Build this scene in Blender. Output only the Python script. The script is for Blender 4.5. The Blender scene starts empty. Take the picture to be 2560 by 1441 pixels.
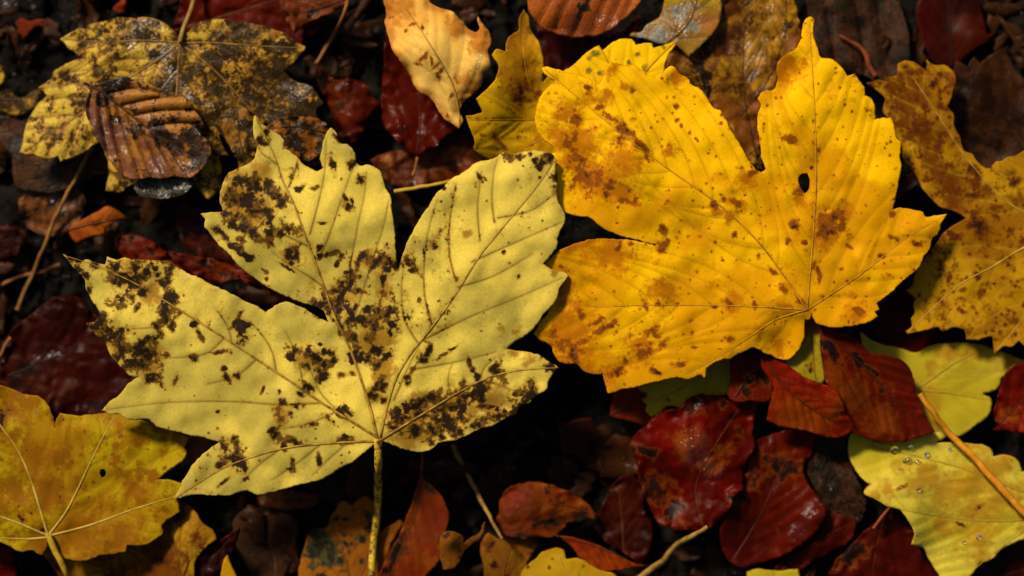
import bpy, math, random
import numpy as np
from mathutils import geometry, Vector

# ------------------------------------------------------------------ camera, sky, sun, exposure
scene = bpy.context.scene
COL = scene.collection
U = 0.000125            # one design unit (about an eighth of a millimetre) in metres
CX, CY = 1280.0, 720.5
HC, ZR = 4160.0, 200.0  # camera height and the height of the sharp plane, in design units

cam_d = bpy.data.cameras.new("camera")
cam = bpy.data.objects.new("camera", cam_d)
COL.objects.link(cam)
cam.location = (0, 0, HC * U)
cam_d.sensor_width = 36.0
cam_d.lens = 36.0 * (HC - ZR) / 2560.0
cam_d.clip_start = 0.01
cam_d.clip_end = 60.0
cam_d.dof.use_dof = True
cam_d.dof.focus_distance = (HC - ZR - 10) * U
cam_d.dof.aperture_fstop = 2.3
scene.camera = cam

SUN_DIR = Vector((-0.50, 0.62, 0.60)).normalized()
world = bpy.data.worlds.new("World")
scene.world = world
world.use_nodes = True
wn = world.node_tree
bg = wn.nodes["Background"]
sky = wn.nodes.new("ShaderNodeTexSky")
sky.sky_type = 'NISHITA'
sky.sun_disc = False
sky.sun_elevation = math.asin(SUN_DIR.z)
sky.sun_rotation = math.atan2(SUN_DIR.x, SUN_DIR.y) % (2 * math.pi)
sky.air_density = 1.0
sky.dust_density = 4.0
sky.ozone_density = 1.0
wn.links.new(sky.outputs[0], bg.inputs[0])
bg.inputs[1].default_value = 0.05

sun_d = bpy.data.lights.new("sun", 'SUN')
sun_d.energy = 4.8
sun_d.angle = math.radians(9.0)
sun_d.color = (1.0, 0.87, 0.66)
sun = bpy.data.objects.new("sun", sun_d)
COL.objects.link(sun)
sun.rotation_euler = SUN_DIR.to_track_quat('Z', 'Y').to_euler()
sun.location = (-0.4, 0.5, 0.6)

scene.view_settings.view_transform = 'Standard'
scene.view_settings.look = 'None'
scene.view_settings.exposure = 0.12
scene.view_settings.gamma = 1.0
scene.view_settings.use_curve_mapping = False
scene.render.engine = 'CYCLES'
scene.cycles.max_bounces = 6
scene.cycles.use_denoising = True

# ------------------------------------------------------------------ noise and small geometry helpers
RNG = np.random.RandomState(11)
TAB = RNG.rand(256, 256)


def vnoise(x, y):
    xi = np.floor(x).astype(int); yi = np.floor(y).astype(int)
    fx = x - xi; fy = y - yi
    fx = fx * fx * fx * (fx * (fx * 6 - 15) + 10); fy = fy * fy * fy * (fy * (fy * 6 - 15) + 10)
    a = TAB[xi & 255, yi & 255]; b = TAB[(xi + 1) & 255, yi & 255]
    c = TAB[xi & 255, (yi + 1) & 255]; d = TAB[(xi + 1) & 255, (yi + 1) & 255]
    return (a * (1 - fx) + b * fx) * (1 - fy) + (c * (1 - fx) + d * fx) * fy


def fbm(p, scale, octaves=4, seed=0.0, gain=0.5):
    x = p[:, 0] / scale + seed * 17.31 + 40; y = p[:, 1] / scale + seed * 9.73 + 70
    s = np.zeros(len(p)); a = 1.0; t = 0.0
    for o in range(octaves):
        s += a * vnoise(x, y); t += a
        a *= gain
        x, y = x * 1.87 + y * 0.5 + 3.1, y * 1.87 - x * 0.5 + 7.7
    return s / t


def P(x, y, z):
    """design plane (x, y) seen at height z -> world metres"""
    f = (HC - z) / (HC - ZR) * U
    return np.stack([(np.asarray(x) - CX) * f, (CY - np.asarray(y)) * f, np.asarray(z) * U], -1)


def catmull(pts, closed, step):
    """curve through points; sharp corners stay sharp; resampled at step"""
    P_ = np.asarray(pts, float); n = len(P_)
    tan = np.zeros_like(P_)
    for i in range(n):
        if not closed and i in (0, n - 1):
            continue
        a = P_[i] - P_[i - 1]; b = P_[(i + 1) % n] - P_[i]
        la, lb = np.linalg.norm(a) + 1e-6, np.linalg.norm(b) + 1e-6
        c = float(a @ b) / (la * lb)
        if c > 0.45 or not closed:
            tan[i] = (a / la + b / lb) / 2
    out = []
    for i in range(n if closed else n - 1):
        j = (i + 1) % n
        L = np.linalg.norm(P_[j] - P_[i])
        k = max(1, int(round(L / step)))
        t = (np.arange(k) / k)[:, None]
        h = lambda: None
        m0, m1 = tan[i] * L, tan[j] * L
        out.append((2 * t**3 - 3 * t**2 + 1) * P_[i] + (t**3 - 2 * t**2 + t) * m0 + (-2 * t**3 + 3 * t**2) * P_[j] + (t**3 - t**2) * m1)
    if not closed:
        out.append(P_[-1:])
    return np.concatenate(out)


def inside(p, poly):
    res = np.zeros(len(p), bool)
    if not len(p):
        return res
    lo, hi = poly.min(0), poly.max(0)
    idx = np.where((p[:, 0] > lo[0]) & (p[:, 0] < hi[0]) & (p[:, 1] > lo[1]) & (p[:, 1] < hi[1]))[0]
    a = poly; b = np.roll(poly, -1, 0)
    dy = b[:, 1] - a[:, 1]; dy = np.where(np.abs(dy) < 1e-9, 1e-9, dy)
    sl = (b[:, 0] - a[:, 0]) / dy
    ylo = np.minimum(a[:, 1], b[:, 1]); yhi = np.maximum(a[:, 1], b[:, 1])
    band = ((p[idx, 1] - lo[1]) // 15).astype(int)
    order = np.argsort(band, kind='stable'); idx = idx[order]; band = band[order]
    cuts = np.flatnonzero(np.diff(band)) + 1
    for part in np.split(idx, cuts):
        if not len(part):
            continue
        q = p[part]; y0, y1 = q[:, 1].min(), q[:, 1].max()
        e = np.where((yhi >= y0) & (ylo <= y1))[0]
        y = q[:, 1:2]
        cr = (a[e, 1] > y) != (b[e, 1] > y)
        xi = a[e, 0] + (y - a[e, 1]) * sl[e]
        res[part] = (np.sum(cr & (q[:, 0:1] < xi), 1) % 2) == 1
    return res


def _sd(q, A, AB, L2):
    t = ((q[:, None, 0] - A[:, 0]) * AB[:, 0] + (q[:, None, 1] - A[:, 1]) * AB[:, 1]) / L2
    t = np.minimum(np.maximum(t, 0), 1)
    dx = q[:, None, 0] - A[:, 0] - t * AB[:, 0]; dy = q[:, None, 1] - A[:, 1] - t * AB[:, 1]
    return dx * dx + dy * dy


def seg_dist(p, A, B, w=None, tile=45.0):
    """distance of each point to the nearest segment, and that segment's weight; worked tile by tile"""
    d = np.full(len(p), 1e9); wi = np.zeros(len(p))
    if len(A) == 0 or len(p) == 0:
        return d, wi
    AB = B - A; L2 = (AB ** 2).sum(1) + 1e-9
    lo = p.min(0)
    ti = ((p - lo) // tile).astype(int); key = ti[:, 0] * 100000 + ti[:, 1]
    order = np.argsort(key, kind='stable')
    cuts = np.flatnonzero(np.diff(key[order])) + 1
    parts = np.split(order, cuts)
    cen = np.array([(p[k].min(0) + p[k].max(0)) / 2 for k in parts])
    rad = np.array([np.hypot(*(p[k].max(0) - p[k].min(0))) / 2 for k in parts])
    for s in range(0, len(parts), 200):
        dc = np.sqrt(_sd(cen[s:s + 200], A, AB, L2))
        lim = dc.min(1) + 2 * rad[s:s + 200] + 1e-3
        for m in range(len(dc)):
            e = np.where(dc[m] <= lim[m])[0]
            k = parts[s + m]
            dd = _sd(p[k], A[e], AB[e], L2[e])
            j = dd.argmin(1)
            d[k] = np.sqrt(dd[np.arange(len(k)), j])
            if w is not None:
                wi[k] = w[e[j]]
    return d, wi


# ------------------------------------------------------------------ support height field (what lies where)
GS = 5.0
GX0, GY0, GX1, GY1 = -420.0, -320.0, 2980.0, 1760.0
GNX = int((GX1 - GX0) / GS) + 1; GNY = int((GY1 - GY0) / GS) + 1
GXX, GYY = np.meshgrid(GX0 + GS * np.arange(GNX), GY0 + GS * np.arange(GNY), indexing='ij')
GP = np.stack([GXX.ravel(), GYY.ravel()], 1)


def soil_h(p):
    z = 34 * (fbm(p, 260, 3, 1.0) - 0.5) + 46 * (fbm(p, 80, 3, 2.0) - 0.5)
    clod = np.abs(fbm(p, 46, 4, 3.0) - 0.5) * 2
    z += 26 * (1 - clod) ** 2 - 20
    z += 9 * (fbm(p, 14, 3, 4.0) - 0.5)
    return z


S = soil_h(GP).reshape(GNX, GNY)


def bil(G, p):
    fx = np.clip((p[:, 0] - GX0) / GS, 0, GNX - 1.001); fy = np.clip((p[:, 1] - GY0) / GS, 0, GNY - 1.001)
    i = fx.astype(int); j = fy.astype(int); u = fx - i; v = fy - j
    return (G[i, j] * (1 - u) + G[i + 1, j] * u) * (1 - v) + (G[i, j + 1] * (1 - u) + G[i + 1, j + 1] * u) * v


def maxfilt(G, r):
    for ax in (0, 1):
        g = np.pad(G, [(r, r) if k == ax else (0, 0) for k in (0, 1)], mode='edge')
        n = G.shape[ax]; out = G.copy()
        for s in range(2 * r + 1):
            out = np.maximum(out, g[s:s + n] if ax == 0 else g[:, s:s + n])
        G = out
    return G


def boxblur(G, r):
    for ax in (0, 1):
        g = np.pad(G, [(r + 1, r) if k == ax else (0, 0) for k in (0, 1)], mode='edge')
        c = np.cumsum(g, ax); n = G.shape[ax]; w = 2 * r + 1
        G = (c[w:w + n] - c[:n]) / w if ax == 0 else (c[:, w:w + n] - c[:, :n]) / w
    return G


# ------------------------------------------------------------------ materials
class NT:
    def __init__(self, name):
        self.m = bpy.data.materials.new(name); self.m.use_nodes = True
        self.t = self.m.node_tree
        for n in list(self.t.nodes):
            self.t.nodes.remove(n)

    def n(self, typ, **kw):
        o = self.t.nodes.new(typ)
        for k, v in kw.items():
            setattr(o, k, v)
        return o

    def set(self, sock, v):
        if isinstance(v, (int, float)):
            sock.default_value = v
        elif isinstance(v, (tuple, list)):
            sock.default_value = (*v, 1.0) if len(v) == 3 and sock.type == 'RGBA' else v
        else:
            self.t.links.new(v, sock)

    def math(self, op, a, b=0.0, c=0.0):
        o = self.n("ShaderNodeMath", operation=op)
        self.set(o.inputs[0], a); self.set(o.inputs[1], b); self.set(o.inputs[2], c)
        return o.outputs[0]

    def smooth(self, x, lo, hi):
        o = self.n("ShaderNodeMapRange", interpolation_type='SMOOTHSTEP')
        self.set(o.inputs[0], x); o.inputs[1].default_value = lo; o.inputs[2].default_value = hi
        return o.outputs[0]

    def mix(self, f, a, b):
        o = self.n("ShaderNodeMix", data_type='RGBA')
        self.set(o.inputs[0], f); self.set(o.inputs[6], a); self.set(o.inputs[7], b)
        return o.outputs[2]

    def noise(self, vec, scale, detail=4.0, rough=0.55, w=0.0, dist=0.0):
        o = self.n("ShaderNodeTexNoise", noise_dimensions='4D')
        self.t.links.new(vec, o.inputs['Vector'])
        o.inputs['W'].default_value = w; o.inputs['Scale'].default_value = scale
        o.inputs['Detail'].default_value = detail; o.inputs['Roughness'].default_value = rough
        o.inputs['Distortion'].default_value = dist
        return o.outputs['Fac']

    def voro(self, vec, scale, feature='DISTANCE_TO_EDGE', w=0.0):
        o = self.n("ShaderNodeTexVoronoi", voronoi_dimensions='4D' if feature == 'F1' else '3D', feature=feature)
        self.t.links.new(vec, o.inputs['Vector']); o.inputs['Scale'].default_value = scale
        if feature == 'F1':
            o.inputs['W'].default_value = w
        return o

    def attr(self, name):
        return self.n("ShaderNodeAttribute", attribute_name=name).outputs['Fac']


STY = dict(
    base=(0.5, 0.36, 0.05), base2=(0.42, 0.27, 0.03), brown=(0.13, 0.06, 0.012), dark=(0.012, 0.008, 0.005),
    rust=(0.30, 0.10, 0.012), veinc=(0.30, 0.19, 0.03), veina=0.6, edge=(0.12, 0.045, 0.01), edgew=5.0, edgea=0.6,
    rough=0.5, spec=0.3, coat=0.0, wet=0.0, speck=0.35, speckc=(0.06, 0.025, 0.006), trans=0.18, bump=1.0, net=0.25, gain=1.0, sat=(1.0, 1.0), dfine=2.3, soft=1.0)
_seed = [0]


def leaf_mat(name, **kw):
    s = dict(STY); s.update(kw)
    g = s['gain']
    for k in ('base', 'base2', 'rust', 'veinc', 'edge'):
        s[k] = (s[k][0] * g, s[k][1] * g * s['sat'][0], s[k][2] * g * s['sat'][1])
    _seed[0] += 1; w = _seed[0] * 3.7
    t = NT(name)
    pos = t.n("ShaderNodeTexCoord").outputs['Object']
    dark, rust, vein, edge, tint = (t.attr(a) for a in ('mk_dark', 'mk_rust', 'mk_vein', 'mk_edge', 'mk_tint'))
    wet_a = t.attr('mk_wet')
    fine = t.noise(pos, 900, 6, 0.65, w)           # about a millimetre
    grain = t.noise(pos, 3200, 3, 0.6, w + 1)
    broad = t.noise(pos, 160, 4, 0.5, w + 2)
    # lamina colour
    f = t.math('ADD', tint, t.math('MULTIPLY', t.math('SUBTRACT', broad, 0.5), 0.8))
    f = t.math('ADD', f, t.math('MULTIPLY', t.math('SUBTRACT', fine, 0.5), 0.35))
    col = t.mix(t.smooth(f, 0.15, 0.85), s['base'], s['base2'])
    # net of the finest veins
    vo = t.voro(pos, 620)
    net = t.smooth(vo.outputs['Distance'], 0.10, 0.0)
    vc = t.n("ShaderNodeTexVoronoi", feature='F1'); t.set(vc.inputs['Vector'], pos); vc.inputs['Scale'].default_value = 620
    cell = t.math('SUBTRACT', vc.outputs['Color'], 0.5)
    col = t.mix(t.math('MULTIPLY', net, s['net']), col, s['veinc'])
    # grain
    col2 = t.n("ShaderNodeHueSaturation")
    t.set(col2.inputs['Color'], col)
    t.set(col2.inputs['Value'], t.math('ADD', 0.86, t.math('MULTIPLY', grain, 0.28)))
    col = col2.outputs[0]
    # rust patches
    rf = t.math('ADD', rust, t.math('MULTIPLY', t.math('SUBTRACT', fine, 0.5), 1.6))
    rf = t.math('ADD', rf, t.math('MULTIPLY', cell, 0.25))
    col = t.mix(t.math('MULTIPLY', t.smooth(rf, -0.35, 0.75), 0.92), col, s['rust'])
    # margin
    ef = t.math('ADD', edge, t.math('MULTIPLY', t.math('SUBTRACT', broad, 0.5), s['edgew'] * 3))
    col = t.mix(t.math('MULTIPLY', t.smooth(ef, s['edgew'], 0.0), s['edgea']), col, s['edge'])
    # veins
    col = t.mix(t.math('MULTIPLY', t.math('MINIMUM', vein, 1.0), s['veina']), col, s['veinc'])
    # small specks
    sp = t.voro(pos, 330, 'F1', w)
    spm = t.math('MULTIPLY', t.smooth(sp.outputs['Distance'], 0.24, 0.10), t.smooth(sp.outputs['Color'], 1.0 - s['speck'], 1.02 - s['speck']))
    sp3 = t.voro(pos, 760, 'F1', w + 5)
    spm3 = t.math('MULTIPLY', t.smooth(sp3.outputs['Distance'], 0.26, 0.12), t.smooth(sp3.outputs['Color'], 1.0 - s['speck'] * 0.7, 1.02 - s['speck'] * 0.7))
    spm = t.math('MAXIMUM', spm, spm3)
    col = t.mix(t.math('MULTIPLY', spm, 0.75), col, s['speckc'])
    # decay stains: brown fringe, black core
    df = t.math('ADD', dark, t.math('MULTIPLY', t.math('SUBTRACT', fine, 0.5), s['dfine']))
    df = t.math('ADD', df, t.math('MULTIPLY', t.math('SUBTRACT', grain, 0.5), 0.9))
    df = t.math('ADD', df, t.math('MULTIPLY', cell, 0.5))
    m1 = t.smooth(df, 0.02 - 0.04 * s['soft'], 0.02 + 0.18 * s['soft'])
    col = t.mix(t.math('MULTIPLY', t.smooth(t.math('ADD', dark, t.math('MULTIPLY', t.math('SUBTRACT', fine, 0.5), 1.2)), -0.62, 0.1), 0.55), col, s['rust'])
    m2 = t.smooth(t.math('ADD', df, t.math('MULTIPLY', t.math('SUBTRACT', broad, 0.5), 2.2)), 0.30 * s['soft'], 0.30 * s['soft'] + 0.42 * s['soft'])
    col = t.mix(t.math('MULTIPLY', m1, 0.92), col, s['brown'])
    col = t.mix(t.math('MULTIPLY', m2, 0.93), col, s['dark'])
    # relief
    h = t.math('ADD', t.math('MULTIPLY', net, -0.12), t.math('MULTIPLY', fine, 0.55))
    h = t.math('ADD', h, t.math('MULTIPLY', grain, 0.10))
    h = t.math('ADD', h, t.math('MULTIPLY', vein, 0.35))
    b = t.n("ShaderNodeBump"); b.inputs['Strength'].default_value = min(1.0, 0.55 * s['bump']); b.inputs['Distance'].default_value = 0.00035 * max(1.0, s['bump'])
    t.set(b.inputs['Height'], h)
    bs = t.n("ShaderNodeBsdfPrincipled")
    t.set(bs.inputs['Base Color'], col)
    wetm = t.smooth(t.math('ADD', broad, t.math('MULTIPLY', m1, 0.15)), 0.62 - s['wet'] * 0.5, 0.72 - s['wet'] * 0.5)
    t.set(bs.inputs['Roughness'], t.math('SUBTRACT', t.math('ADD', s['rough'], t.math('MULTIPLY', grain, 0.12)), t.math('MULTIPLY', wetm, s['rough'] * 0.5 if s['wet'] > 0 else 0.0)))
    bs.inputs['Specular IOR Level'].default_value = s['spec'] * 0.2
    wf = t.smooth(t.math('ADD', wet_a, t.math('MULTIPLY', t.math('SUBTRACT', fine, 0.5), 1.6)), 0.0, 0.5)
    t.set(bs.inputs['Coat Weight'], t.math('ADD', s['coat'] * 0.08, t.math('MULTIPLY', wf, 0.9)))
    bs.inputs['Coat Roughness'].default_value = 0.2
    wb = t.n("ShaderNodeBump"); wb.inputs['Strength'].default_value = 1.0; wb.inputs['Distance'].default_value = 0.0026
    t.set(wb.inputs['Height'], t.math('ADD', t.noise(pos, 230, 5, 0.55, w + 8), t.math('MULTIPLY', vein, 0.2)))
    t.set(bs.inputs['Coat Normal'], wb.outputs[0])
    t.set(bs.inputs['Normal'], b.outputs[0])
    out = t.n("ShaderNodeOutputMaterial")
    if s['trans'] > 0:
        tr = t.n("ShaderNodeBsdfTranslucent"); t.set(tr.inputs[0], col); t.set(tr.inputs[1], b.outputs[0])
        mx = t.n("ShaderNodeMixShader"); mx.inputs[0].default_value = s['trans']
        t.t.links.new(bs.outputs[0], mx.inputs[1]); t.t.links.new(tr.outputs[0], mx.inputs[2])
        t.t.links.new(mx.outputs[0], out.inputs[0])
    else:
        t.t.links.new(bs.outputs[0], out.inputs[0])
    return t.m


def stalk_mat(name, c1, c2, c3=(0.02, 0.01, 0.005), spot=0.35, rough=0.45):
    t = NT(name); _seed[0] += 1; w = _seed[0] * 2.3
    pos = t.n("ShaderNodeTexCoord").outputs['Object']
    f = t.noise(pos, 350, 5, 0.6, w); g = t.noise(pos, 1400, 4, 0.65, w + 1)
    col = t.mix(t.smooth(f, 0.35, 0.65), c1, c2)
    sf = t.math('ADD', t.math('MULTIPLY', f, 0.5), t.math('MULTIPLY', g, 0.5))
    col = t.mix(t.math('MULTIPLY', t.smooth(sf, 0.72 - spot * 0.35, 0.78 - spot * 0.35), 0.85), col, c3)
    b = t.n("ShaderNodeBump"); b.inputs['Strength'].default_value = 0.5; b.inputs['Distance'].default_value = 0.0003
    t.set(b.inputs['Height'], g)
    bs = t.n("ShaderNodeBsdfPrincipled"); t.set(bs.inputs['Base Color'], col)
    bs.inputs['Roughness'].default_value = rough; bs.inputs['Specular IOR Level'].default_value = 0.12
    t.set(bs.inputs['Normal'], b.outputs[0])
    out = t.n("ShaderNodeOutputMaterial"); t.t.links.new(bs.outputs[0], out.inputs[0])
    return t.m


# ------------------------------------------------------------------ objects
def mesh_obj(name, verts, faces, mat, parent=None, origin=None, attrs=None, smooth=True, solid=0.0):
    me = bpy.data.meshes.new(name)
    o3 = np.zeros(3) if origin is None else np.asarray(origin)
    v = (np.asarray(verts) - o3).astype(np.float32)
    if isinstance(faces, np.ndarray):
        k = faces.shape[1]; nf = len(faces)
        me.vertices.add(len(v)); me.vertices.foreach_set("co", v.ravel())
        me.loops.add(nf * k); me.loops.foreach_set("vertex_index", faces.ravel().astype(np.int32))
        me.polygons.add(nf); me.polygons.foreach_set("loop_start", np.arange(0, nf * k, k, dtype=np.int32))
        me.update(calc_edges=True)
    else:
        me.from_pydata(v.tolist(), [], faces); me.update()
    if smooth:
        me.polygons.foreach_set("use_smooth", np.ones(len(me.polygons), bool))
    for k, a in (attrs or {}).items():
        at = me.attributes.new(k, 'FLOAT', 'POINT'); at.data.foreach_set("value", np.asarray(a, np.float32))
    me.materials.append(mat)
    ob = bpy.data.objects.new(name, me); COL.objects.link(ob)
    if parent is not None:
        ob.parent = parent
    elif origin is not None:
        ob.location = origin
    if solid > 0:
        md = ob.modifiers.new("thickness", 'SOLIDIFY'); md.thickness = solid; md.offset = -1.0
    return ob


def tag(o, label, cat, group=None):
    o['label'] = label; o['category'] = cat
    if group:
        o['group'] = group
    return o


def tube_geo(pts, rad, sides=8, flat=1.0):
    """tube along design-space points (x, y, z); rad in design units; ends closed"""
    pts = np.asarray(pts, float); n = len(pts)
    tg = np.gradient(pts, axis=0); tg /= np.linalg.norm(tg, axis=1)[:, None] + 1e-9
    up = np.array([0, 0, 1.0])
    sd = np.cross(tg, up); sd /= np.linalg.norm(sd, axis=1)[:, None] + 1e-9
    nn = np.cross(sd, tg)
    V = []
    for k in range(sides):
        a = 2 * math.pi * k / sides
        V.append(pts + sd * (rad * math.cos(a))[:, None] + nn * (rad * math.sin(a) * flat)[:, None] if isinstance(rad, np.ndarray) else pts)
    V = np.stack(V, 1).reshape(-1, 3)
    F = []
    for i in range(n - 1):
        for k in range(sides):
            k2 = (k + 1) % sides
            F.append((i * sides + k, i * sides + k2, (i + 1) * sides + k2, (i + 1) * sides + k))
    F.append(tuple(range(sides - 1, -1, -1))); F.append(tuple(range((n - 1) * sides, n * sides)))
    return P(V[:, 0], V[:, 1], V[:, 2]), F


def smooth1(a, r):
    if r < 1 or len(a) < 3:
        return a
    g = np.pad(a, (r, r), mode='edge'); k = np.ones(2 * r + 1) / (2 * r + 1)
    return np.convolve(g, k, 'valid')


def drape_line(xy, rad, zstart=None, ease=80.0, lift=0.0):
    """heights for a stalk lying on whatever is there, starting at zstart"""
    sup = bil(S, xy) + rad * 0.9
    m = np.array([sup[max(0, i - 8):i + 9].max() for i in range(len(sup))])
    z = smooth1(smooth1(m, 5), 3) + lift
    z = np.maximum(z, sup)
    if zstart is not None:
        s = np.concatenate([[0], np.cumsum(np.linalg.norm(np.diff(xy, axis=0), axis=1))])
        f = np.exp(-s / ease)
        z = np.maximum(sup, z * (1 - f) + zstart * f)
    return z


def auto_secondaries(prim, poly, spacing, ang, rs, bend=0.004, stop=0.95, start=0.10):
    heads, dirs, tans, own = [], [], [], []
    for k, pv in enumerate(prim):
        q = catmull(pv, False, 4.0); L = 4.0 * len(q)
        s = L * start + spacing * rs.uniform(0.2, 0.6); side = 1
        while s < L * stop:
            i = min(len(q) - 2, int(s / 4.0))
            t = q[i + 1] - q[i]; t /= np.linalg.norm(t) + 1e-9
            for sd in (1, -1):
                a = math.radians(ang + rs.uniform(-4, 4)) * sd
                d = np.array([t[0] * math.cos(a) - t[1] * math.sin(a), t[0] * math.sin(a) + t[1] * math.cos(a)])
                off = i + int(rs.uniform(-0.25, 0.25) * spacing / 4)
                heads.append(q[max(0, min(len(q) - 1, off))]); dirs.append(d); tans.append(t); own.append(k)
            s += spacing * rs.uniform(0.85, 1.15)
    if not heads:
        return []
    H = np.array(heads); D = np.array(dirs); T = np.array(tans); own = np.array(own)
    segs = [(catmull(pv, False, 12.0)) for pv in prim]
    alive = np.ones(len(H), bool); paths = [[h.copy()] for h in H]
    for it in range(120):
        D = D + T * bend * 6.0; D /= np.linalg.norm(D, axis=1)[:, None]
        H = H + D * 6.0
        alive &= inside(H, poly)
        if len(prim) > 1 and it > 3:
            ds = np.stack([seg_dist(H, s[:-1], s[1:])[0] for s in segs], 1)
            mine = ds[np.arange(len(H)), own]
            ds[np.arange(len(H)), own] = 1e9
            alive &= ds.min(1) > mine * 0.75
        if not alive.any():
            break
        for i in np.where(alive)[0]:
            paths[i].append(H[i].copy())
    return [np.array(p) for p in paths if len(p) > 4]


def blob_field(p, blobs, rs_seed, amp=1.0):
    f = np.full(len(p), -1.0)
    if not blobs:
        return f
    wx = (fbm(p, 26, 4, rs_seed + 0.3) - 0.5); wy = (fbm(p, 26, 4, rs_seed + 5.3) - 0.5)
    brk = (fbm(p, 16, 4, rs_seed + 9.1, 0.65) - 0.5) * 1.5 * amp
    for b in blobs:
        x, y, r = b[:3]
        st = b[3] if len(b) > 3 else 1.0          # stretch along angle b[4] degrees
        q = p + np.stack([wx, wy], 1) * min(60.0, r * 2.4) * amp
        dx = q[:, 0] - x; dy = q[:, 1] - y
        if len(b) > 4:
            a = math.radians(b[4]); dx, dy = dx * math.cos(a) + dy * math.sin(a), -dx * math.sin(a) + dy * math.cos(a)
        d = np.sqrt((dx / st) ** 2 + dy ** 2)
        f = np.maximum(f, 1.15 - d / r * 1.15 + brk * np.where(d < r * 2.2, 1, 0))
    return np.clip(f, -1, 1)


N_LEAF = [0]


def leaf(name, label, cat, outline, veins=(), style=None, z=60, tilt=(0, 0), stalk=None, h=5.5, fold=0.0, curl=0.0, bump=8.0,
         quilt=2.0, sec=None, sec_x=(), dark=(), rust=(), mott=None, rmott=None, spots=0, holes=(), lift=(), drape=70, vr=3.2,
         vmat=None, group=None, serr=1.6, stalk_r=7.0, clear=5.0, tint=0.5, spot_r=(2.5, 6), tube=True, stalkmat=None, ground=False, edgecurl=(1.0, 30.0), vrot=0.0, wets=(), grad=None, crump=0.0, mgrad=None):
    if group == 'fallen beech leaves' and not crump:
        crump, serr, vr = 5.0, max(serr, 2.6), min(vr, 2.5)
    N_LEAF[0] += 1; sd = N_LEAF[0] * 1.37
    rs = np.random.RandomState(100 + N_LEAF[0])
    style = dict(style or {})
    poly = catmull(outline, True, h * 0.9)
    nrm = np.roll(poly, -1, 0) - np.roll(poly, 1, 0); nrm = np.stack([nrm[:, 1], -nrm[:, 0]], 1)
    nrm /= np.linalg.norm(nrm, axis=1)[:, None] + 1e-9
    poly = poly + nrm * ((fbm(poly, 9, 3, sd) - 0.5) * 2 * serr + (fbm(poly, 28, 2, sd + 2) - 0.5) * 2.4 * serr)[:, None]
    prim = [np.asarray(v, float) for v in veins]
    primc = [catmull(v, False, h) for v in prim]
    secs = [catmull(v, False, h) for v in sec_x]
    if sec:
        secs += [catmull(q[::2] if len(q) > 6 else q, False, h) for q in auto_secondaries(prim, poly, sec[0], sec[1], rs, *(sec[2:]))]
    # keep vein points that lie on the blade
    segA, segB, segW = [], [], []
    vpts = []
    for lst, w in ((primc, 1.0), (secs, 0.95)):
        for q in lst:
            fall = np.linspace(1.0, 0.5, len(q))
            segA.append(q[:-1]); segB.append(q[1:]); segW.append(w * fall[:-1]); vpts.append(q)
    if segA:
        segA = np.concatenate(segA); segB = np.concatenate(segB); segW = np.concatenate(segW); vp = np.concatenate(vpts)
    else:
        segA = np.zeros((0, 2)); segB = segA; segW = np.zeros(0); vp = np.zeros((0, 2))
    eA, eB = poly, np.roll(poly, -1, 0)
    cen = poly.mean(0)
    org = prim[0][0] if prim else cen

    def shape(p, dv, de):
        zz = np.full(len(p), float(z)) + (p[:, 0] - cen[0]) * tilt[0] + (p[:, 1] - cen[1]) * tilt[1]
        zz += bump * 2 * (fbm(p, 130, 3, sd + 4) - 0.5)
        zz += quilt * (1 - np.exp(-dv / 9.0))
        if crump:
            zz += crump * 2 * (np.abs(fbm(p, 52, 3, sd + 8) - 0.5) * 2 - 0.3) + crump * 1.6 * np.exp(-de / 16.0) * np.sin(fbm(p, 60, 2, sd + 9) * 16)
        if fold and primc:
            dm, _ = seg_dist(p, primc[0][:-1], primc[0][1:])
            zz += fold * dm
        if curl:
            zz += curl * np.exp(-de / edgecurl[1]) * (0.35 + 1.3 * fbm(p, 170, 2, sd + 6))
        for (x, y, r, a) in lift:
            zz += a * np.exp(-((p[:, 0] - x) ** 2 + (p[:, 1] - y) ** 2) / (r * r))
        return zz

    # drape over whatever lies below
    lo, hi = poly.min(0) - 20, poly.max(0) + 20
    i0, i1 = max(0, int((lo[0] - GX0) / GS)), min(GNX, int((hi[0] - GX0) / GS) + 2)
    j0, j1 = max(0, int((lo[1] - GY0) / GS)), min(GNY, int((hi[1] - GY0) / GS) + 2)
    gp = np.stack([GXX[i0:i1, j0:j1].ravel(), GYY[i0:i1, j0:j1].ravel()], 1)
    msk = inside(gp, poly).reshape(i1 - i0, j1 - j0)
    mskd = maxfilt(msk.astype(float), 2) > 0.5
    gin = np.where(mskd.ravel())[0]
    gdv, _ = seg_dist(gp[gin], segA, segB); gde, _ = seg_dist(gp[gin], eA, eB)
    L0 = np.zeros(len(gp)); L0[gin] = shape(gp[gin], gdv, gde); L0 = L0.reshape(msk.shape)
    need = np.where(mskd, np.maximum(0, S[i0:i1, j0:j1] + clear - L0), 0)
    r = max(2, int(drape / GS)); r1 = max(1, r // 2)
    D = maxfilt(need, 2 * r1); D = boxblur(boxblur(D, r1), r1)
    Dfull = np.zeros((GNX, GNY)); Dfull[i0:i1, j0:j1] = D
    LL = L0 + D
    S[i0:i1, j0:j1] = np.where(mskd, np.maximum(S[i0:i1, j0:j1], LL), S[i0:i1, j0:j1])

    def surf(p):
        dv, _ = seg_dist(p, segA, segB); de, _ = seg_dist(p, eA, eB)
        return shape(p, dv, de) + bil(Dfull, p)

    # mesh
    gx = np.arange(lo[0], hi[0], h); gy = np.arange(lo[1], hi[1], h * 0.866)
    X, Y = np.meshgrid(gx, gy, indexing='ij'); X = X + (np.arange(len(gy)) % 2) * h * 0.5
    q = np.stack([X.ravel(), Y.ravel()], 1) + rs.uniform(-0.12, 0.12, (X.size, 2)) * h
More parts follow.
